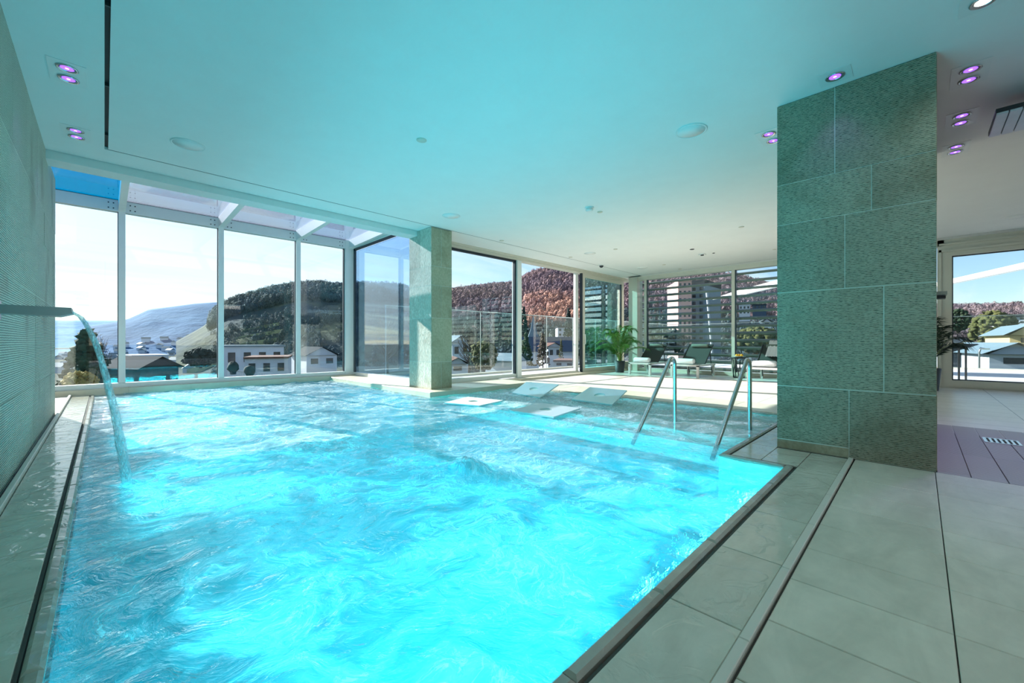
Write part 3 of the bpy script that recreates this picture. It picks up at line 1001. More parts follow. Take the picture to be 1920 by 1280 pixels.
def added_fill_lamp(x, y, label, e):  # lamps added only to brighten the near deck, no known fittings
    t = thing('downlight', (x, y, H), label, 'downlight', 'added white fill lamps over the deck')
    MB().box(x-.11, x+.11, y-.11, y+.11, H-.004, H-.0005).build('plate', M['white'], t)
    q = MB().lathe([(.062, 0), (.066, -.006), (.058, -.010), (.044, -.002), (.040, .02)], (x, y, H-.004), 20)
    ring = q.build('lamp_ring', M['chrome'], t)
    MB().lathe([(0, 0), (.041, 0.0)], (x, y, H-.0065), 16).build('lamp', M['lamp_fill'], ring)
    l = bpy.data.lights.new('downlight_beam', 'SPOT')
    l.energy = e; l.color = (.93, .98, 1.0); l.spot_size = math.radians(140); l.spot_blend = .8; l.shadow_soft_size = .12
    o = bpy.data.objects.new('downlight_beam', l)
    COL.objects.link(o); o.parent = t; o.location = (0, 0, -.03)
for x, lb in ((4.05, 'first'), (3.10, 'second'), (2.15, 'third'), (1.20, 'fourth'), (.25, 'fifth')):
    added_fill_lamp(x, -.295, lb + ' added white fill lamp from the big pillar, above the tiled deck', 13)
for x, lb in ((3.4, 'added white fill lamp behind the tiled deck'), (1.2, 'added white fill lamp over the rear deck')):
    added_fill_lamp(x, -1.8, lb, 15)
def speaker(x, y, r, label):
    t = thing('ceiling_speaker', (x, y, H), label, 'speaker', 'round flush ceiling speakers')
    MB().lathe([(r, 0), (r, -.008), (r-.012, -.012), (r-.018, -.006)], (x, y, H), 36).build('rim_ring', M['white'], t)
    MB().lathe([(0, -.007), (r-.016, -.007), (r-.016, 0)], (x, y, H), 36).build('grille', M['ceil'], t)
speaker(.668, 5.83, .16, 'round ceiling speaker just inside the corner of the black slot')
speaker(4.37, 1.70, .155, 'round ceiling speaker beside the big stone pillar')
speaker(4.34, 5.86, .16, 'round ceiling speaker in front of the bay pillar')
speaker(8.66, 5.88, .15, 'round ceiling speaker above the open terrace doorway')
speaker(11.47, 5.91, .15, 'round ceiling speaker above the first lounger and palm')
speaker(11.45, -1.24, .16, 'round ceiling speaker by the head of the white terrace door')
def disc(name, x, y, r, h, mat, label, cat, grp):
    o = MB().lathe([(r, 0), (r, -h*.6), (r*.8, -h), (0, -h)], (x, y, H), 20).build(name, mat, None, (x, y, H))
    tag(o, label, cat, grp)
    return o
sd_ = thing('smoke_detector', (5.685, 3.87, H), 'white smoke detector hanging below the middle of the ceiling', 'detector')
MB().lathe([(.075, 0), (.075, -.015)], (5.685, 3.87, H), 20).build('base', M['white'], sd_)
MB().lathe([(.05, -.015), (.05, -.03), (.062, -.034), (.06, -.055), (.03, -.062), (0, -.062)], (5.685, 3.87, H), 20).build('sensor_head', M['white'], sd_)
G_ = 'small flush ceiling discs'
for x, y, r, lb in ((2.47, 3.88, .055, 'small flush disc alone above the deep pool'),
                    (6.0, 3.87, .045, 'small cream disc just behind the smoke detector'),
                    (8.69, 5.17, .05, 'small flush disc between the speakers near the doorway'),
                    (8.68, 6.5, .05, 'small flush disc by the dark ceiling joint above the doorway'),
                    (6.18, 6.5, .05, 'small flush disc by the dark ceiling joint next to the bay pillar'),
                    (10.0, 3.87, .05, 'small dark disc above the handrails'),
                    (10.8, 3.65, .03, 'tiny dark disc beside the square detector'),
                    (11.43, 5.22, .05, 'small flush disc above the first lounger'),
                    (8.72, 2.44, .05, 'small flush disc toward the big stone pillar'),
                    (12.45, 5.18, .05, 'small flush disc close to the louvred window'),
                    (11.4, 2.47, .04, 'tiny flush disc at the big pillar edge')):
    disc('ceiling_disc', x, y, r, .012, M['sill'] if 'cream' in lb else (M['dgrey'] if 'dark disc' in lb else M['ivory']), lb, 'ceiling fitting', G_)
sq = thing('ceiling_sensor', (10.73, 3.9, H), 'square white ceiling sensor over the second lounger side', 'detector')
MB().box(10.66, 10.80, 3.83, 3.97, H-.02, H-.0005).build('base', M['white'], sq)
MB().lathe([(.04, -.02), (.04, -.04), (0, -.045)], (10.73, 3.9, H), 16).build('sensor_head', M['dgrey'], sq)
cm = thing('dome_camera', (10.2, 6.53, H), 'small dark dome camera on the ceiling at the dark joint', 'camera')
MB().lathe([(.075, 0), (.08, -.012), (.07, -.02)], (10.2, 6.53, H), 20).build('base', M['white'], cm)
MB().lathe([(.06, -.018), (.058, -.04), (.04, -.07), (.018, -.08), (0, -.082)], (10.2, 6.53, H), 20).build('dome', M['dgrey'], cm)
# hanging heater panel over the shower bay
ht = thing('ceiling_heater', (5.8, -.8, H), 'ribbed grey heater panel hung under the ceiling right of the pillar', 'heater')
MB().box(5.62, 5.92, -1.05, -.80, 3.02, H-.0005).build('mounting_box', M['black'], ht)
MB().box(5.48, 6.05, -1.15, -.47, 2.985, 3.02).build('panel_back', M['dgrey'], ht)
for i in range(9):
    y0 = -1.15 + i*.0756
    MB().box(5.49, 6.04, y0+.003, y0+.070, 2.968, 2.985).build('rib', M['heat'], ht)

# chrome shower fitting on the far side of the pillar
sf = thing('shower_fitting', (6.3, -.15, 1.45), 'chrome shower bar reaching out behind the big stone pillar', 'shower fitting')
MB().box(6.2, 6.4, -.205, -.096, 1.49, 1.525).build('shelf_bar', M['chrome'], sf)
MB().box(6.22, 6.38, -.195, -.096, 1.455, 1.482).build('mixer_body', M['dgrey'], sf)
# floor drain
fd = thing('floor_drain', (6.35, -.56, 0), 'rectangular steel slotted drain grate in the violet lit shower floor', 'drain')
MB().box(6.20, 6.48, -.70, -.46, -.004, .004).build('drain_frame', M['chrome'], fd)
for i in range(6):
    MB().box(6.235, 6.445, -.68+i*.036, -.664+i*.036, .004, .006).build('slot', M['black'], fd)

# ------------------------------------------------------------------ loungers, towels, side table
def rolled_towel(x, y, z, r, L_, label):
    t = thing('rolled_towel', (x, y, z), label, 'towel', 'rolled white towels on the loungers')
    q = MB()
    N = 18
    prof = [(-L_/2, r*.55), (-L_/2+.012, r*.9), (-L_/2+.03, r), (0, r*1.02), (L_/2-.03, r), (L_/2-.012, r*.9), (L_/2, r*.55)]
    vs_ = []
    for yy_, rr in prof:
        for k in range(N):
            a = 2*PI*k/N
            vs_.append((x+rr*math.cos(a)*1.08, y+yy_, z+r+rr*math.sin(a)*(.96 if math.sin(a) > 0 else 1)))
    q.add(vs_, [(i*N+k, i*N+(k+1) % N, (i+1)*N+(k+1) % N, (i+1)*N+k) for i in range(6) for k in range(N)], True)
    q.add(vs_[:N], [tuple(range(N))]); q.add(vs_[-N:], [tuple(range(N))])
    q.build('roll', M['towel'], t)
    q = MB()
    sp_ = []
    for k in range(40):
        a = k*.42; rr = r*.12 + r*.75*k/40
        sp_.append((x+rr*math.cos(a), y-L_/2-.002, z+r+rr*math.sin(a)))
    q.tube(sp_, .004, 5)
    q.build('roll_end', M['towel'], t)
def lounger(y0, y1, label):
    xf, xb_ = 11.40, 12.90
    w_ = y1-y0
    t = thing('sun_lounger', ((xf+xb_)/2, (y0+y1)/2, 0), label, 'sun lounger', 'grey mesh loungers before the louvred window')
    zs = .345
    for x in (xf+.03, 12.62):
        for y in (y0+.03, y1-.03):
            MB().cbox(x-.03, x+.03, y-.03, y+.03, 0, zs, .004).build('leg', M['alu'], t)
    q = MB()
    q.box(xf, 12.70, y0, y0+.06, zs-.035, zs+.015); q.box(xf, 12.70, y1-.06, y1, zs-.035, zs+.015)
    q.box(xf, xf+.06, y0+.06, y1-.06, zs-.035, zs+.015); q.box(12.66, 12.70, y0+.06, y1-.06, zs-.035, zs+.015)
    q.build('frame', M['alu'], t)
    MB().box(xf+.06, 12.02, y0+.06, y1-.06, zs-.005, zs+.010).build('seat', M['mesh_fabric'], t)
    hx, hz, tx, tz = 12.00, zs+.02, 12.66, .90
    q = MB()
    for y in (y0+.05, y1-.05):
        q.tube([(hx, y, hz), (tx, y, tz)], .018, 8)
    q.tube([(tx, y0+.05, tz), (tx, y1-.05, tz)], .018, 8)
    q.build('backrest_frame', M['dgrey'], t)
    q = MB()
    c = Vector(((hx+tx)/2, (y0+y1)/2, (hz+tz)/2)); u = Vector((tx-hx, 0, tz-hz))/2
    n = Vector((-u.z, 0, u.x)).normalized()*.004
    q.obox(c, u, (0, w_/2-.06, 0), n)
    q.build('backrest', M['mesh_fabric'], t)
    for y in (y0+.06, y1-.06):
        MB().tube([(12.42, y, .68), (12.60, y, .06)], .012, 6).build('backrest_prop', M['dgrey'], t)
    d = u.normalized()
    pc = Vector((tx, (y0+y1)/2, tz)) - d*.10 + n.normalized()*.045
    q = MB().lathe([(.0, -w_*.30), (.045, -w_*.30), (.055, -w_*.27), (.055, w_*.27), (.045, w_*.30), (0, w_*.30)], (pc.x, pc.y, pc.z), 14, axis='y')
    q.build('headrest_roll', M['pillow'], t)
    return t
lounger(5.62, 6.34, 'grey mesh lounger with raised back right beside the potted palm')
lounger(4.24, 5.02, 'grey mesh lounger with raised back in the middle, before the widest louvred pane')
lounger(2.28, 3.06, 'grey mesh lounger half hidden behind the big stone pillar')
rolled_towel(11.52, 5.95, .361, .078, .50, 'rolled white towel on the lounger beside the potted palm')
rolled_towel(11.52, 4.66, .361, .082, .52, 'rolled white towel on the middle lounger behind the handrail')
rolled_towel(11.55, 2.72, .361, .085, .52, 'rolled white towel on the lounger beside the big stone pillar')
# draped bathrobe over the third lounger's back
rb = thing('bathrobe', (12.5, 2.72, .9), 'pale robe hung over the back of the lounger beside the big pillar', 'robe')
q = MB()
pp = [(12.20, .62), (12.30, .70), (12.42, .80), (12.56, .92), (12.64, 1.02), (12.72, .99), (12.75, .80), (12.76, .62), (12.75, .50)]
vs_ = []; nn = 12
for i, (x, z) in enumerate(pp):
    for k in range(nn):
        y = 2.58 + .27*k/(nn-1)
        j = .015*math.sin(k*1.9+i*.3)
        vs_.append((x+j, y, z+abs(j)))
fs_ = [(i*nn+k, i*nn+k+1, (i+1)*nn+k+1, (i+1)*nn+k) for i in range(len(pp)-1) for k in range(nn-1)]
q.add(vs_, fs_, True)
n0 = len(vs_)
q.add([(x-.014, y, z-.016) for x, y, z in vs_], [f[::-1] for f in fs_], True)
q.build('robe_cloth', M['towel'], rb)
# side table of black wire
tb = thing('side_table', (12.38, 3.52, 0), 'black wire drum side table between two loungers', 'side table')
q = MB()
for i in range(26):
    a = 2*PI*i/26; a2 = a + .5*(1 if i % 2 else -1)
    q.tube([(12.38+.14*math.cos(a), 3.52+.14*math.sin(a), .01), (12.38+.19*math.cos(a2), 3.52+.19*math.sin(a2), .54)], .005, 5)
q.build('wire_frame', M['black'], tb)
for r_, z_ in ((.14, .01), (.165, .27), (.19, .54)):
    MB().tube([(12.38+r_*math.cos(2*PI*k/20), 3.52+r_*math.sin(2*PI*k/20), z_) for k in range(21)], .007, 6).build('wire_hoop', M['black'], tb)
MB().lathe([(.0, .545), (.23, .545), (.235, .555), (.23, .565), (0, .565)], (12.38, 3.52, 0), 28).build('table_top', M['dgrey'], tb)
bw = MB().lathe([(.0, 0), (.06, 0), (.14, .022), (.15, .03), (.13, .024), (.05, .008), (0, .008)], (12.36, 3.50, .566), 24).build('fruit_plate', M['white'])
tag(bw, 'white plate holding oranges on the black wire side table', 'plate')
for i, (x, y) in enumerate(((12.32, 3.56), (12.36, 3.45), (12.40, 3.53))):
    q = MB().lathe([(.0, 0), (.018, .003), (.033, .018), (.037, .037), (.033, .056), (.018, .070), (.005, .072), (0, .069)], (x, y, .5765+.006), 14)
    o = q.build('orange', M['orange'])
    tag(o, ('orange at the window side of the white plate', 'orange at the pillar side of the white plate', 'orange hindmost on the white plate')[i], 'fruit', 'oranges on the white plate')

# ------------------------------------------------------------------ palms
def palm(x, y, hgt, n, spread, mat, pr, ph, label, seed, bias=0.0):
    rnd = random.Random(seed)
    t = thing('potted_palm', (x, y, 0), label, 'potted plant')
    MB().lathe([(pr*.78, 0), (pr, ph), (pr*.9, ph), (pr*.88, ph-.03)], (x, y, 0), 24).build('pot', M['pot'], t)
    MB().lathe([(0, 0), (pr*.88, 0)], (x, y, ph-.03), 20).build('soil', M['soil'], t)
    for i in range(n):
        a = 2*PI*(i+rnd.uniform(-.3, .3))/n*1.0 + bias
        q_ = i/max(1, n-1)*.0 + rnd.random()
        out = spread*(1.0-.55*q_)*rnd.uniform(.8, 1.05)
        top = ph + (hgt-ph)*(.38+.62*q_)
        pts = []
        bx, by = x+.03*math.cos(a), y+.03*math.sin(a)
        M_ = 14
        for k in range(M_+1):
            f = k/M_
            r_ = out*(f**1.6)
            z = ph-.03 + (top-ph)*(1.28*f - .42*f**3.2*(1 + .6*out))
            pts.append(Vector((bx+r_*math.cos(a), by+r_*math.sin(a), z)))
        fr = MB().tube(pts, .008, 5, .002).build('frond', M['stem'], t)
        q = MB()
        side = Vector((-math.sin(a), math.cos(a), 0))
        M2 = 46
        for k in range(M2):
            f = .26 + .74*k/(M2-1)
            s_ = f*M_; i0 = min(int(s_), M_-1); p = pts[i0].lerp(pts[i0+1], s_-i0)
            tdir = (pts[min(i0+1, M_)]-pts[i0]).normalized()
            ll = (.30 - .22*abs(f-.6))*(hgt/1.8)*rnd.uniform(.85, 1.1)
            for sg in (-1, 1):
                d = (side*sg*.8 + tdir*.75 + Vector((0, 0, -.05-.25*rnd.random()))).normalized()
                wv2 = tdir.cross(d).cross(d).normalized()*.0075
                mid = p + d*ll*.5 + Vector((0, 0, .012)); tip = p + d*ll + Vector((0, 0, -.05*rnd.random()-.02))
                q.add([p, mid+wv2, tip, mid-wv2], [(0, 1, 2, 3)])
        q.build('leaflets', mat, fr)
palm(11.86, 6.90, 1.90, 24, .85, M['leaf'], .17, .37, 'bushy green palm in a charcoal pot at the corner by the sliding door', 3)
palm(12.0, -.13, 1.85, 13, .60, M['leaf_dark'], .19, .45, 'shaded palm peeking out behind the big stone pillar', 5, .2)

# ------------------------------------------------------------------ terrace outside
ter = struct('terrace')
q = MB(); q.box(4.98, 22.3, YT+.12, 9.75, -.35, -.01); q.box(13.3, 22.3, -7, YT+.12, -.35, -.01)
q.build('paving', M['terrace'], ter)
MB().box(4.98, 22.3, 9.45, 9.62, -.35, .045).build('kerb', M['ivory'], ter)
MB().box(22.0, 22.3, -7, 9.6, -.35, .045).build('kerb', M['ivory'], ter)
MB().box(-2.5, 14, -9, 12, -9.5, -1.8).build('building_base', M['ivory'], ter) if False else None
g1 = thing('glass_balustrade', (13.6, 9.53, 0), 'tall clear glass wind screen with steel top rail outside the doorway', 'balustrade')
for i in range(11):
    x0 = 5.02 + i*1.57
    MB().box(x0+.01, min(x0+1.56, 22.2), 9.524, 9.536, .045, 1.90).build('glass_panel', M['glass_rail'], g1)
    MB().box(x0-.008, x0+.008, 9.518, 9.542, .045, 1.90).build('joint_strip', M['chrome'], g1)
MB().box(5.0, 22.2, 9.505, 9.555, 1.90, 1.925).build('top_rail', M['chrome'], g1)
g2 = thing('glass_balustrade', (22.1, 2, 0), 'tall clear glass wind screen along the terrace edge beyond the louvres', 'balustrade')
for i in range(10):
    y0 = 9.4 - (i+1)*1.57
    MB().box(22.094, 22.106, y0+.01, y0+1.56, .045, 1.90).build('glass_panel', M['glass_rail'], g2)
MB().box(22.075, 22.125, -6.5, 9.5, 1.90, 1.925).build('top_rail', M['chrome'], g2)
gt = thing('terrace_railing', (15.6, -.45, 0), 'low black railing with two posts on the terrace outside the white door', 'railing')
for y in (-.72, -.84, .3):
    MB().box(15.57, 15.63, y-.02, y+.02, -.01, .86).build('post', M['dgrey'], gt)
MB().box(15.56, 15.64, -.74, .6, .86, .89).build('top_rail', M['chrome'], gt)
# white sunshades
def sail(name, P, label, th=.12):
    q = MB()
    n = len(P)
    P = [Vector(p) for p in P]
    N_ = (P[1]-P[0]).cross(P[2]-P[0]).normalized()*th/2
    q.add([p+N_ for p in P]+[p-N_ for p in P], [tuple(range(n)), tuple(range(2*n-1, n-1, -1))]+[(i, n+i, n+(i+1) % n, (i+1) % n) for i in range(n)])
    o = q.build(name, M['sail'])
    tag(o, label, 'sunshade')
sail('shade_sail', [put(1336, 561, 19), put(1380, 546, 19), put(1500, 514, 19), put(1500, 528, 17), put(1400, 551, 17)], 'white stretched shade sail beyond the louvred window', .05)
sail('shade_sail', [put(1740, 534, 22), put(1960, 484, 22), put(1960, 496, 21.2), put(1740, 541, 21.2)], 'white awning arm slanting across the sky outside the white door', .05)

# ------------------------------------------------------------------ landscape
def hill(name, mat, crest, r0, r1, zb0, zb1, cols=90, rows=14, amp=1.0, seed=0.0):
    """terrain rising from range r0 to r1; crest = [(px, py)...] skyline"""
    q = MB()
    xs = [c[0] for c in crest]
    vs_ = []
    def cy(p):
        for (a, ya_), (b_, yb_) in zip(crest, crest[1:]):
            if a <= p <= b_: return ya_+(yb_-ya_)*(p-a)/(b_-a)
        return crest[-1][1]
    for i in range(cols+1):
        p = xs[0]+(xs[-1]-xs[0])*i/cols
        for j in range(rows+1):
            v = j/(rows-2)
            r = r0+(r1-r0)*v
            top = put(p, cy(p), r1)
            pt = put(p, 640, r)
            if v <= 1:
                s_ = v*v*(3-2*v)*.6+v*.4
                z = zb0+(top.z-zb0)*s_
            else:
                z = top.z-(v-1)*(r1-r0)*.5
            z += amp*noise.noise(Vector((pt.x/ (r1*.06), pt.y/(r1*.06), seed)))*(1-abs(2*min(v, 1)-1))*(r1*.02)
            vs_.append((pt.x, pt.y, z))
    fs_ = [(i*(rows+1)+j, (i+1)*(rows+1)+j, (i+1)*(rows+1)+j+1, i*(rows+1)+j+1) for i in range(cols) for j in range(rows)]
    q.add(vs_, fs_, True)
    o = q.build(name, mat, None, (0, 0, 0))
    o['kind'] = 'structure'
    return vs_, rows
def land(name, a, b, c, sc, rough=.95):
    m = NT(name)
    v = m.noise(m.pos(), sc, 7, .62)
    v2 = m.noise(m.pos(), sc*.25, 4, .6)
    col = m.mix(m.ramp(v, .35, .65), a, b)
    col = m.mix(m.ramp(v2, .48, .64), col, c)
    return m.fin(m.pbr(col, rough, 0, m.bump(v, .6, 1.0/sc*.3), .1))
M['far_hill'] = land('haze_tinted_far_hill', rgb(88, 140, 182), rgb(104, 152, 190), rgb(82, 132, 174), .01)  # aerial haze put into the blue base colours
M['haze_blue_hill'] = land('haze_tinted_blue_hill', rgb(50, 98, 142), rgb(70, 116, 158), rgb(46, 92, 134), .02)  # blue of the haze is in the colour, there is no haze volume
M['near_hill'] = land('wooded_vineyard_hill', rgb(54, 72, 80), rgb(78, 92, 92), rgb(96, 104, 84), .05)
M['bare_hill'] = land('bare_wood_hill', rgb(92, 76, 80), rgb(124, 98, 96), rgb(104, 92, 84), .05)
M['ground'] = land('town_ground', rgb(52, 64, 58), rgb(80, 84, 72), rgb(66, 76, 78), .05)
M['river'] = plain('river_water', rgb(170, 190, 205), .08)
# ground: a broad bowl falling to the valley
q = MB()
rad = [9, 18, 30, 60, 120, 250, 500, 900, 1500, 3000, 6000]
zz = [-9, -9.5, -10, -12, -16, -20, -26, -31, -35, -38, -40]
nseg = 96
vs_ = []
for r, z in zip(rad, zz):
    for k in range(nseg):
        a = 2*PI*k/nseg
        x, y = 6+r*math.cos(a), 3+r*math.sin(a)
        up = max(0.0, min(1.0, (x*.8-y*.2)/max(r, 1)))      # the slope climbs toward +x
        vs_.append((x, y, z*(1-.72*up) + noise.noise(Vector((x*.01, y*.01, 1)))*r*.01))
q.add(vs_, [(i*nseg+k, i*nseg+(k+1) % nseg, (i+1)*nseg+(k+1) % nseg, (i+1)*nseg+k) for i in range(len(rad)-1) for k in range(nseg)], True)
def ground_z(x, y):
    r = math.hypot(x-6, y-3)
    for (ra, za), (rb_, zb_) in zip(zip(rad, zz), zip(rad[1:], zz[1:])):
        if ra <= r <= rb_:
            z = za+(zb_-za)*(r-ra)/(rb_-ra); break
    else: z = -9
    up = max(0.0, min(1.0, (x*.8-y*.2)/max(r, 1)))
    return z*(1-.72*up) + noise.noise(Vector((x*.01, y*.01, 1)))*r*.01
gr = q.build('ground', M['ground'], None, (0, 0, 0)); gr['kind'] = 'structure'
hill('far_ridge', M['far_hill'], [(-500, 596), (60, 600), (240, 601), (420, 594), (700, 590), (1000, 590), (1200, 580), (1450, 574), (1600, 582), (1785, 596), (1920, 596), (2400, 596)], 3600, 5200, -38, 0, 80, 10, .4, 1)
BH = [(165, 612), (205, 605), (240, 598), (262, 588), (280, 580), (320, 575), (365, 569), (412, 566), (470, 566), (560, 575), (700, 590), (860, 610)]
hill('haze_blue_hill', M['haze_blue_hill'], BH, 1500, 2300, -37, 0, 80, 12, .6, 2)
HB = [(330, 640), (380, 612), (425, 577), (470, 563), (520, 549), (563, 542), (600, 541), (645, 545), (700, 542), (765, 548), (850, 570), (930, 610)]
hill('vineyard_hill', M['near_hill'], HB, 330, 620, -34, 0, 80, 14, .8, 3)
HC = [(770, 575), (850, 549), (900, 543), (960, 537), (978, 527), (1000, 517), (1020, 512), (1040, 510), (1075, 512), (1130, 520), (1190, 524), (1240, 522), (1300, 519), (1380, 524), (1457, 546), (1560, 572), (1700, 582), (1800, 585), (2000, 583)]
hill('wooded_hill', M['bare_hill'], HC, 180, 520, -16, 0, 110, 16, .8, 4)
# river in the valley
q = MB()
pts_ = [put(60, 684, 800), put(128, 682, 880), put(138, 655, 2350), put(60, 655, 2350)]
q.add([(p.x, p.y, -29.0+.01*i) for i, p in enumerate(pts_)], [(0, 1, 2, 3)])
rv = q.build('river', M['river']); rv['kind'] = 'structure'

# crowns of the leafless woods: thousands of them, one object per wood
def surf(crest, r0, r1, zb0, p, v):
    for (a, ya_), (b_, yb_) in zip(crest, crest[1:]):
        if a <= p <= b_:
            y = ya_+(yb_-ya_)*(p-a)/(b_-a); break
    else: y = crest[-1][1]
    top = put(p, y, r1); r = r0+(r1-r0)*v
    pt = put(p, 640, r)
    return Vector((pt.x, pt.y, zb0+(top.z-zb0)*(v*v*(3-2*v)*.6+v*.4)))
def fuzzy(name, a, b, c, sc, cut=.50):
    m = NT(name)
    v = m.noise(m.pos(), sc, 5, .6); v2 = m.noise(m.pos(), .03, 3, .6)
    col = m.mix(m.ramp(v2, .42, .62), m.mix(m.ramp(v, .35, .65), a, b), c)
    al = m.ramp(m.noise(m.pos((1, 1, .45)), 1.1, 5, .75), cut, cut+.06)
    return m.fin(m.pbr(col, .95, 0, None, .05, {'Alpha': al}))
M['crown_plum'] = fuzzy('bare_plum_crowns', rgb(116, 102, 112), rgb(140, 124, 132), rgb(134, 114, 114), .12)
M['vine'] = land('vineyard_terrace_grass', rgb(150, 158, 120), rgb(176, 180, 140), rgb(140, 148, 124), .2)
M['crown_rust'] = fuzzy('bare_rust_crowns', rgb(178, 138, 122), rgb(200, 162, 142), rgb(152, 122, 120), .12)
M['crown_grey'] = fuzzy('bare_grey_crowns', rgb(76, 92, 102), rgb(98, 110, 114), rgb(92, 104, 100), .12)
def wood(name, mat, label, crest, r0, r1, zb0, p0, p1, v0, v1, n, s0, s1, seed):
    rnd = random.Random(seed)
    q = MB()
    for i in range(n):
        v = rnd.uniform(v0, v1)
        c = surf(crest, r0, r1, zb0, rnd.uniform(p0, p1), v)
        s_ = rnd.uniform(s0, s1)
        q.blob((c.x, c.y, c.z+s_*.7), s_, s_, s_*1.5, .35, 7, 5, i*.37)
    o = q.build(name, mat, None, (0, 0, 0))
    tag(o, label, 'trees', kind='stuff')
wood('plum_wood', M['crown_plum'], 'plum brown leafless wood covering the hill seen through the open doorway', HC, 180, 520, -16, 830, 1960, .45, 1.02, 11500, 1.7, 3.4, 1)
wood('rust_wood', M['crown_rust'], 'rusty orange leafless trees at the foot of the wooded hill', HC, 180, 520, -16, 985, 1110, .30, .52, 420, 2.4, 4.2, 2)
wood('grey_wood', M['crown_grey'], 'grey leafless wood along the ridge of the vineyard hill', HB, 330, 620, -34, 395, 800, .72, 1.02, 2600, 3, 5.5, 3)

wood('grey_thicket', M['crown_grey'], 'grey green thicket and gardens on the lower slope beyond the terrace glass', HC, 180, 520, -16, 830, 1500, .0, .42, 2600, 1.2, 3.0, 5)
wood('vineyard_thicket', M['crown_grey'], 'scrubby grey bushes on the lower vineyard hill', HB, 330, 620, -34, 400, 800, .0, .62, 900, 1.5, 3.2, 6)
def terrace_lines():
    q = MB()
    for i, (pa, pb, v) in enumerate(((395, 470, .22), (400, 490, .28), (410, 505, .34), (425, 520, .40), (440, 530, .46), (455, 525, .52), (350, 410, .30), (355, 412, .38))):
        pts = [surf(HB, 330, 620, -34, pa+(pb-pa)*k/14, v)+Vector((0, 0, 1.2)) for k in range(15)]
        for a_, b_ in zip(pts, pts[1:]):
            n0 = len(q.v)
            q.add([a_-Vector((0, 0, 3)), b_-Vector((0, 0, 3)), b_+Vector((0, 0, 1.1)), a_+Vector((0, 0, 1.1)), a_+Vector((1.2, 1.2, 1.1)), b_+Vector((1.2, 1.2, 1.1))], [(0, 1, 2, 3), (3, 2, 5, 4)])
    o = q.build('vineyard_terraces', M['vine'], None, (0, 0, 0))
    tag(o, 'pale grassy vineyard terraces across the hill outside the bay window', 'terraces', kind='stuff')
terrace_lines()
# bare and evergreen trees, each one a thing
M['evergreen'] = plain('evergreen_foliage', rgb(46, 66, 40), .9, 0, .3, .8)
M['evergreen_teal'] = plain('dark_conifer_foliage', rgb(30, 56, 54), .9, 0, .3, .8)
M['olive'] = plain('olive_foliage', rgb(98, 98, 50), .9, 0, .3, .8)
M['yellowish'] = plain('yellow_winter_bush', rgb(184, 160, 84), .9, 0, .2, 2)
M['twig'] = plain('bare_twigs', rgb(96, 86, 78), .9, 0, .2, 1)
M['trunk'] = plain('tree_trunk', rgb(70, 58, 48), .9)
def crown_tree(name, pos, h, w_, mat, label, shape='round', grp=None, seed=0, twigs=False):
    rnd = random.Random(seed)
    x, y, z = pos
    t = thing(name, (x, y, z), label, 'tree' if 'bush' not in name else 'bush', grp)
    MB().tube([(x, y, z), (x, y, z+h*.55)], w_*.05, 6, w_*.02).build('trunk', M['trunk'], t)
    q = MB()
    if twigs:
        for i in range(46):
            a = rnd.uniform(0, 2*PI); f = rnd.uniform(.2, .75)
            p0 = Vector((x, y, z+h*f*.8)); out = w_*.5*rnd.uniform(.4, 1)*(1-.4*f)
            p1 = p0+Vector((math.cos(a)*out*.6, math.sin(a)*out*.6, h*.12)); p2 = p0+Vector((math.cos(a)*out, math.sin(a)*out, h*(.22+.1*rnd.random())))
            q.tube([p0, p1, p2], w_*.014, 4, w_*.004)
            for s_ in range(4):
                p3 = p1.lerp(p2, rnd.random()); d = Vector((rnd.uniform(-1, 1), rnd.uniform(-1, 1), rnd.uniform(.3, 1.4)))*w_*.12
                q.tube([p3, p3+d], w_*.006, 3, w_*.003)
        q.build('branches', mat, t)
        return t
    n = 300
    for i in range(n):
        f = rnd.random()
        a = rnd.uniform(0, 2*PI)
        if shape == 'cone':
            rr = w_*.5*(1-f)**.8*math.sqrt(rnd.uniform(.3, 1)); zz_ = z+h*(.08+.92*f)
        else:
            th = math.acos(1-2*f); rr = w_*.5*math.sin(th)*math.sqrt(rnd.uniform(.4, 1)); zz_ = z+h*(.56-.42*math.cos(th))
        s_ = w_*.075*rnd.uniform(.6, 1.3)
        q.blob((x+rr*math.cos(a), y+rr*math.sin(a), zz_), s_, s_, s_*.8, .7, 5, 3, i*.7)
    q.build('crown', mat, t)
    return t
def at_ground(px, r, dz=0.0):
    p = put(px, 640, r)
    return Vector((p.x, p.y, ground_z(p.x, p.y)+dz))
def tree_px(name, px, ytop, ybot, r, wpx, mat, label, shape='round', grp=None, seed=0, twigs=False):
    """tree whose crown spans rows ytop..ybot at range r; trunk runs down to the ground"""
    b0 = put(px, ybot, r); t0 = put(px, ytop, r)
    k = (px-960)/764; D = r/math.sqrt(1+k*k)
    return crown_tree(name, b0, t0.z-b0.z, wpx*D/764, mat, label, shape, grp, seed, twigs)
tree_px('conifer', 163, 620, 750, 45, 84, M['evergreen'], 'big dark evergreen close outside the first bay pane', 'cone', None, 11)
tree_px('bare_tree', 190, 612, 712, 60, 40, M['twig'], 'tall slender bare tree beside the dark evergreen', 'round', None, 12, True)
tree_px('garden_bush', 152, 697, 735, 38, 46, M['yellowish'], 'yellow winter bush at the foot of the dark evergreen', 'round', None, 13)
tree_px('garden_bush', 376, 655, 690, 90, 52, M['evergreen_teal'], 'dark rounded bush beside the dark gabled roof', 'round', None, 14)
tree_px('bare_tree', 725, 560, 700, 40, 80, M['twig'], 'spreading bare tree seen through the bay side pane', 'round', None, 15, True)
tree_px('conifer', 982, 575, 640, 150, 22, M['evergreen_teal'], 'dark conifer left of the church spire in the doorway view', 'cone', None, 16)
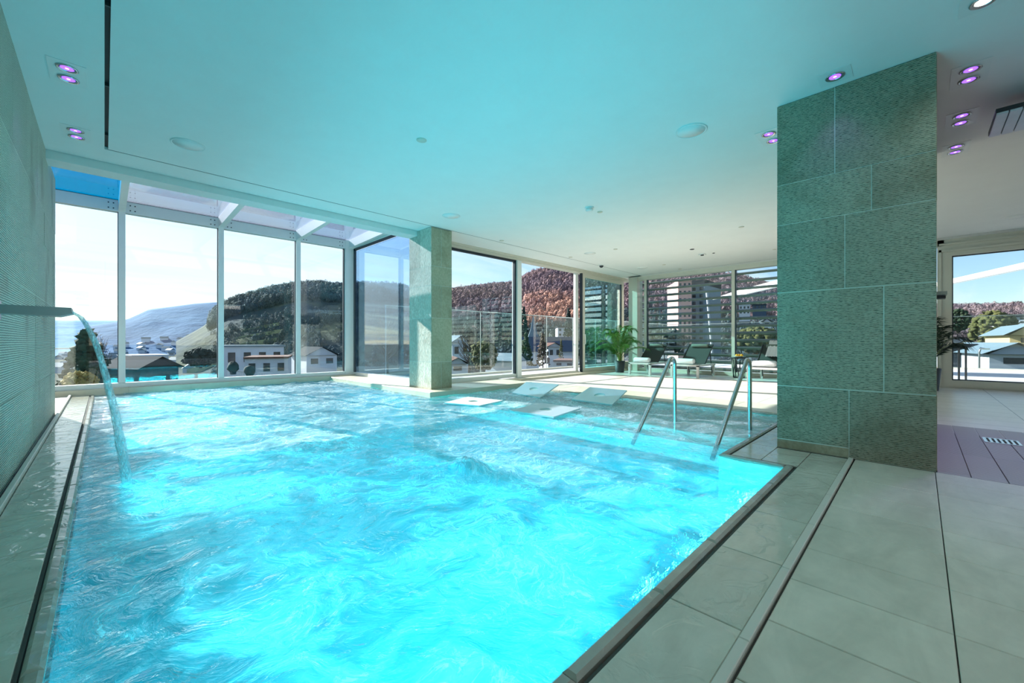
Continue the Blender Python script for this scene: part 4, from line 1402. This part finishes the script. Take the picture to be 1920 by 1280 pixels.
tree_px('conifer', 986, 625, 690, 75, 30, M['evergreen'], 'green conifer in front of the church', 'cone', None, 17)
tree_px('conifer', 1018, 625, 690, 84, 28, M['trunk'], 'dark brownish conifer right of the church front', 'cone', None, 18)
tree_px('conifer', 1066, 578, 640, 140, 22, M['evergreen_teal'], 'dark conifer at the sliding door side of the doorway', 'cone', None, 19)
tree_px('conifer', 1052, 635, 690, 90, 12, M['olive'], 'small slim olive conifer right of the church', 'cone', None, 20)
tree_px('evergreen_tree', 908, 640, 700, 55, 50, M['olive'], 'olive bush seen low through the fixed terrace window', 'round', None, 21)
tree_px('bare_tree', 880, 600, 700, 60, 60, M['twig'], 'grey bare tree behind the terrace glass beside the pillar', 'round', None, 22, True)
tree_px('evergreen_tree', 1862, 583, 690, 80, 66, M['olive'], 'large olive evergreen tree outside the white door', 'round', None, 23)
tree_px('evergreen_tree', 1795, 580, 625, 95, 38, M['evergreen'], 'dark evergreen at the frame of the white door', 'round', None, 24)
tree_px('evergreen_tree', 1418, 615, 665, 60, 80, M['olive'], 'broad olive hedge tree seen through the louvres by the pillar', 'round', None, 25)
tree_px('evergreen_tree', 1250, 618, 668, 70, 70, M['evergreen_teal'], 'dark evergreen behind the louvres above the first lounger', 'round', None, 26)
tree_px('evergreen_tree', 1120, 640, 690, 60, 80, M['evergreen_teal'], 'dark evergreen seen through the green tinted sliding door', 'round', None, 27)

# houses
M['wallw'] = plain('white_render', rgb(200, 206, 216), .9, 0, .03, 1)
M['wallc'] = plain('cream_render', rgb(226, 196, 140), .8, 0, .04, 1)
M['wallp'] = plain('pink_panel', rgb(224, 180, 170), .8, 0, .04, 1)
M['roofd'] = plain('dark_slate_roof', rgb(44, 50, 58), .95, 0, .1, 2, .1)
M['roofr'] = plain('brown_tile_roof', rgb(110, 76, 66), .95, 0, .1, 2)
M['roofb'] = plain('blue_slate_roof', rgb(58, 76, 104), .8, 0, .08, 2)
M['roofm'] = plain('pale_metal_roof', rgb(120, 138, 150), .7, 0, .05, 2, .2)
M['dwin'] = plain('dark_house_window', rgb(36, 44, 54), .15)
M['asphalt'] = plain('asphalt', rgb(92, 94, 98), .9)
def house(px, ybase, r, wpx, hpx, rhpx, depth, rot, wall, roof, label, nwin=3, flat=False, grp=None, name='house', rows=1, cat='house'):
    k = (px-960)/764; D = r/math.sqrt(1+k*k); s_ = D/764
    c = put(px, ybase, r)
    W, Hh, RH = wpx*s_/2, hpx*s_, rhpx*s_
    t = thing(name, c, label, cat, grp)
    dirn = math.atan2(c.y, c.x) - PI/2 + rot      # facade faces the viewer, turned by rot
    def R(mb): return mb.rot(dirn, (c.x, c.y))
    gz = min(c.z, c.z-3)
    R(MB().box(c.x-W, c.x+W, c.y, c.y+depth, gz, c.z+Hh)).build('walls', M[wall], t)
    if flat:
        R(MB().box(c.x-W*1.04, c.x+W*1.04, c.y-.3, c.y+depth+.3, c.z+Hh, c.z+Hh+max(.25, RH))).build('roof', M[roof], t)
    else:
        q = MB(); o_ = .5
        xa, xb2, y0, y1, zc = c.x-W-o_, c.x+W+o_, c.y-o_, c.y+depth+o_, c.z+Hh
        if rhpx > 0 and W*2 > depth*.9:       # ridge along the facade
            ym = (y0+y1)/2
            q.add([(xa, y0, zc), (xb2, y0, zc), (xb2, y1, zc), (xa, y1, zc), (xa, ym, zc+RH), (xb2, ym, zc+RH)], [(0, 1, 5, 4), (2, 3, 4, 5), (0, 4, 3), (1, 2, 5), (0, 3, 2, 1)])
            R(q).build('roof', M[roof], t)
        else:                                  # gable toward the viewer
            xm = c.x
            q.add([(xa, y0, zc), (xa, y1, zc), (xb2, y1, zc), (xb2, y0, zc), (xm, y0, zc+RH), (xm, y1, zc+RH)], [(0, 4, 5, 1), (3, 2, 5, 4), (1, 5, 2), (0, 1, 2, 3)])
            R(q).build('roof', M[roof], t)
            g = MB().add([(c.x-W, c.y, zc), (c.x+W, c.y, zc), (xm, c.y, zc+RH*.93), (c.x-W, c.y+.1, zc), (c.x+W, c.y+.1, zc), (xm, c.y+.1, zc+RH*.93)], [(0, 1, 2), (3, 5, 4)])
            R(g).build('gable', M[wall], t)
    for rr in range(rows):
        for i in range(nwin):
            wx = c.x-W+2*W*(i+.5)/nwin
            ww = W*.42/max(nwin, 1)*1.1
            z0 = c.z+Hh*(rr+.3)/rows; z1 = c.z+Hh*(rr+.75)/rows
            R(MB().box(wx-ww, wx+ww, c.y-.06, c.y+.05, z0, z1)).build('window', M['dwin'], t)
    return t
# seen through the bay
h1 = house(300, 722, 62, 62, 32, 22, 7, .5, 'roofd', 'roofd', 'house with dark gabled roof below the second bay pane', 0)
house(283, 682, 150, 52, 14, 3, 12, .2, 'wallw', 'wallw', 'low white flat roofed house behind the dark gabled roof', 3, True)
house(478, 690, 80, 96, 40, 3, 10, .1, 'wallw', 'roofm', 'modern white flat roofed house below the third bay pane', 4, True)
hs = house(500, 706, 66, 70, 34, 2, 8, -.1, 'wallw', 'roofr', 'white terrace house with an outdoor stair and projecting flat roof', 3, True)
house(604, 688, 100, 56, 22, 16, 9, .4, 'wallw', 'roofd', 'white house with steep roof below the fourth bay pane', 2)
house(455, 668, 170, 40, 10, 4, 10, 0, 'wallw', 'roofd', 'small pale house behind the modern white houses', 3)
# white terrace fence by the modern house
fn = thing('garden_fence', put(460, 706, 52), 'white garden railing before the modern white house', 'fence')
a_ = put(428, 700, 52); b_ = put(512, 706, 50)
for f in [i/18 for i in range(19)]:
    p = a_.lerp(b_, f)
    MB().box(p.x-.03, p.x+.03, p.y-.03, p.y+.03, p.z-.7, p.z+.3).build('picket', M['wallw'], fn)
MB().tube([a_+Vector((0, 0, .3)), b_+Vector((0, 0, .3))], .05, 6).build('top_rail', M['wallw'], fn)
for px_, y_ in ((437, 690), (468, 697)):
    p = put(px_, y_+8, 51)
    t = thing('clipped_bush', p, 'round clipped teal bush at the white garden railing, beside the window mullion' if px_ < 450 else 'round clipped teal bush where the white garden railing meets the stair', 'bush', 'clipped bushes at the white railing')
    MB().blob((p.x, p.y, p.z+.55), .5, .5, .55, .15, 14, 10, px_).build('foliage', M['evergreen_teal'], t)
    MB().lathe([(.25, 0), (.3, .3)], (p.x, p.y, p.z-.2), 10).build('tub', M['roofd'], t)
# town in the valley: small pale houses, told apart by nothing
rnd = random.Random(21)
def small_house():
    t = thing('town_house', (0, 0, 0), 'small pale house of the town in the valley', 'house', 'small houses of the valley town')
    MB().box(-6, 6, -4, 4, -2, 5).build('walls', M['wallw'], t)
    q = MB().add([(-6.5, -4.5, 5), (6.5, -4.5, 5), (6.5, 4.5, 5), (-6.5, 4.5, 5), (-6.5, 0, 8.5), (6.5, 0, 8.5)], [(0, 1, 5, 4), (2, 3, 4, 5), (0, 4, 3), (1, 2, 5), (0, 3, 2, 1)])
    q.build('roof', M['roofm'], t)
    MB().box(-4, 4, -4.05, -3.9, 1.5, 3.3).build('window_band', M['dwin'], t)
    return t
proto = small_house()
first = True
TOWN = 'small houses of the valley town'
placed = []
kinds_ = [('small white roofed house on the near floor of the valley', 'houses on the near valley floor'),
          ('small pale house on the foot of the hazy blue hill', 'houses at the foot of the blue hill'),
          ('small pale house on the wooded slope beyond the terrace glass', 'houses on the wooded slope')]
i = 0; tries = 0
while i < 120 and tries < 4000:
    tries += 1
    kd = 0 if i < 50 else (1 if i < 85 else 2)
    if kd == 0: p = at_ground(rnd.uniform(105, 420), rnd.uniform(420, 1300))
    elif kd == 1: p = surf(BH, 1500, 2300, -37, rnd.uniform(180, 420), rnd.uniform(.05, .30))
    else: p = surf(HC, 180, 520, -16, rnd.choice((rnd.uniform(850, 965), rnd.uniform(980, 1080), rnd.uniform(1220, 1450))), rnd.uniform(.02, .30))
    if any((p.x-a_)**2+(p.y-b_)**2 < (26 if kd == 2 else 40)**2 for a_, b_ in placed): continue
    placed.append((p.x, p.y))
    o = proto if first else dup(proto, (0, 0, 0))
    o.location = (p.x, p.y, p.z+.3)
    if kd == 1: o.scale = (1.7, 1.7, 1.5)
    if kd == 2: o.scale = (.8, .8, .8)
    o.rotation_euler = (0, 0, rnd.uniform(0, PI))
    o['label'], o['group'] = kinds_[kd]
    first = False
    i += 1
# through the doorway
ch = thing('church', put(1010, 660, 120), 'church with a pale pointed spire and blue slate roof', 'church')
c = put(1000, 645, 120)
MB().box(c.x-1.8, c.x+1.8, c.y-1.8, c.y+1.8, c.z-9, c.z+1.0).build('tower', M['wallw'], ch)
MB().lathe([(2.7, 0), (1.2, 3.2), (0.05, 7.6)], (c.x, c.y, c.z+1.0), 4, False).build('spire', M['roofm'], ch)
c2 = put(1020, 652, 118)
q = MB()
for (x0, x1) in ((-8, 8),):
    q.box(c2.x-9, c2.x+9, c2.y-3.5, c2.y+3.5, c2.z-8, c2.z-1)
q.rot(-PI/4, (c2.x, c2.y)); q.build('nave', M['wallw'], ch)
q = MB().add([(c2.x-9.5, c2.y-4, c2.z-1), (c2.x+9.5, c2.y-4, c2.z-1), (c2.x+9.5, c2.y+4, c2.z-1), (c2.x-9.5, c2.y+4, c2.z-1), (c2.x-9.5, c2.y, c2.z+3.2), (c2.x+9.5, c2.y, c2.z+3.2)],
             [(0, 1, 5, 4), (2, 3, 4, 5), (0, 4, 3), (1, 2, 5), (0, 3, 2, 1)])
q.rot(-PI/4, (c2.x, c2.y)); q.build('nave_roof', M['roofb'], ch)
house(1063, 650, 150, 34, 36, 3, 12, .1, 'wallw', 'roofd', 'white stepped apartment house right of the church', 4, True, None, 'apartment_house', 4, 'building')
house(1040, 672, 95, 26, 22, 8, 8, .3, 'wallw', 'roofr', 'pale house below the stepped apartments in the doorway', 2)
house(1058, 688, 60, 40, 10, 3, 6, -.1, 'wallw', 'roofr', 'low pale outbuilding at the foot of the doorway view', 2, True)
house(864, 672, 80, 36, 30, 14, 9, .5, 'wallw', 'roofm', 'pale gabled house next to the pillar in the fixed window', 2)
house(858, 700, 52, 34, 18, 12, 6, .1, 'wallw', 'roofr', 'brown roofed house low beside the pillar in the fixed window', 1)
house(975, 690, 62, 40, 14, 14, 6, .9, 'wallw', 'roofm', 'house with a steep pale roof at the doorway post', 0)
# through the louvres
house(1284, 655, 130, 24, 128, 0, 14, .25, 'wallp', 'wallp', 'pink and white apartment tower behind the louvres', 3, True, None, 'apartment_tower', 9, 'building')
house(1308, 655, 134, 26, 120, 10, 14, -.35, 'roofm', 'roofd', 'blue grey shaded wing of the apartment tower', 2, True, None, 'apartment_tower', 9, 'building')
house(1396, 590, 210, 18, 18, 2, 12, 0, 'wallw', 'wallw', 'white slab block on the hill seen through the louvres', 3, True, None, 'apartment_house', 2, 'building')
house(1424, 586, 246, 22, 14, 2, 12, 0, 'roofb', 'roofd', 'blue grey block next to the white slab block', 3, True, None, 'apartment_house', 2, 'building')
house(1438, 608, 90, 14, 4, 7, 5, 0, 'wallw', 'wallw', 'small white gabled roof beyond the louvres near the pillar', 1)
house(1290, 668, 60, 14, 10, 16, 5, 0, 'wallw', 'wallw', 'steep white gable above the first lounger', 1)
cr_ = thing('crane_mast', put(1332, 690, 60), 'leaning pale blue mast seen through the louvres', 'mast')
q = MB(); q.tube([put(1338, 690, 60), put(1325, 545, 60)], .13, 6); q.build('mast_tube', M['wallw'], cr_)
# through the white door
house(1812, 664, 74, 44, 6, 24, 9, .2, 'wallw', 'roofd', 'white gabled house with dark roof outside the white door', 0)
house(1904, 690, 45, 66, 26, 22, 9, .3, 'wallw', 'roofm', 'white house with pale metal roof at the edge of the white door view', 1)
house(1908, 620, 110, 42, 26, 5, 12, .1, 'wallw', 'roofd', 'white balconied apartment house above the yellow house', 4, True, None, 'apartment_house', 4, 'building')
house(1932, 648, 62, 50, 20, 22, 10, .2, 'wallc', 'roofm', 'yellow gabled house behind the metal roofed house', 1)
house(1806, 676, 50, 34, 26, 2, 5, 0, 'roofd', 'roofd', 'dark flat roofed shed behind the low black railing', 0, True)
lp = thing('street_lamp', put(1836, 684, 44), 'slim grey street lamp with a bent arm outside the white door', 'street lamp')
a_ = put(1836, 690, 44); t_ = put(1836, 660, 44); e_ = put(1846, 654, 44)
MB().tube([a_-Vector((0, 0, 2)), t_, t_.lerp(e_, .3)+Vector((0, 0, .25)), e_], .06, 8).build('pole', M['chrome'], lp)
MB().obox(e_, (.2, -.2, 0), (.06, .06, 0), (0, 0, .04)).build('lamp_head', M['chrome'], lp)
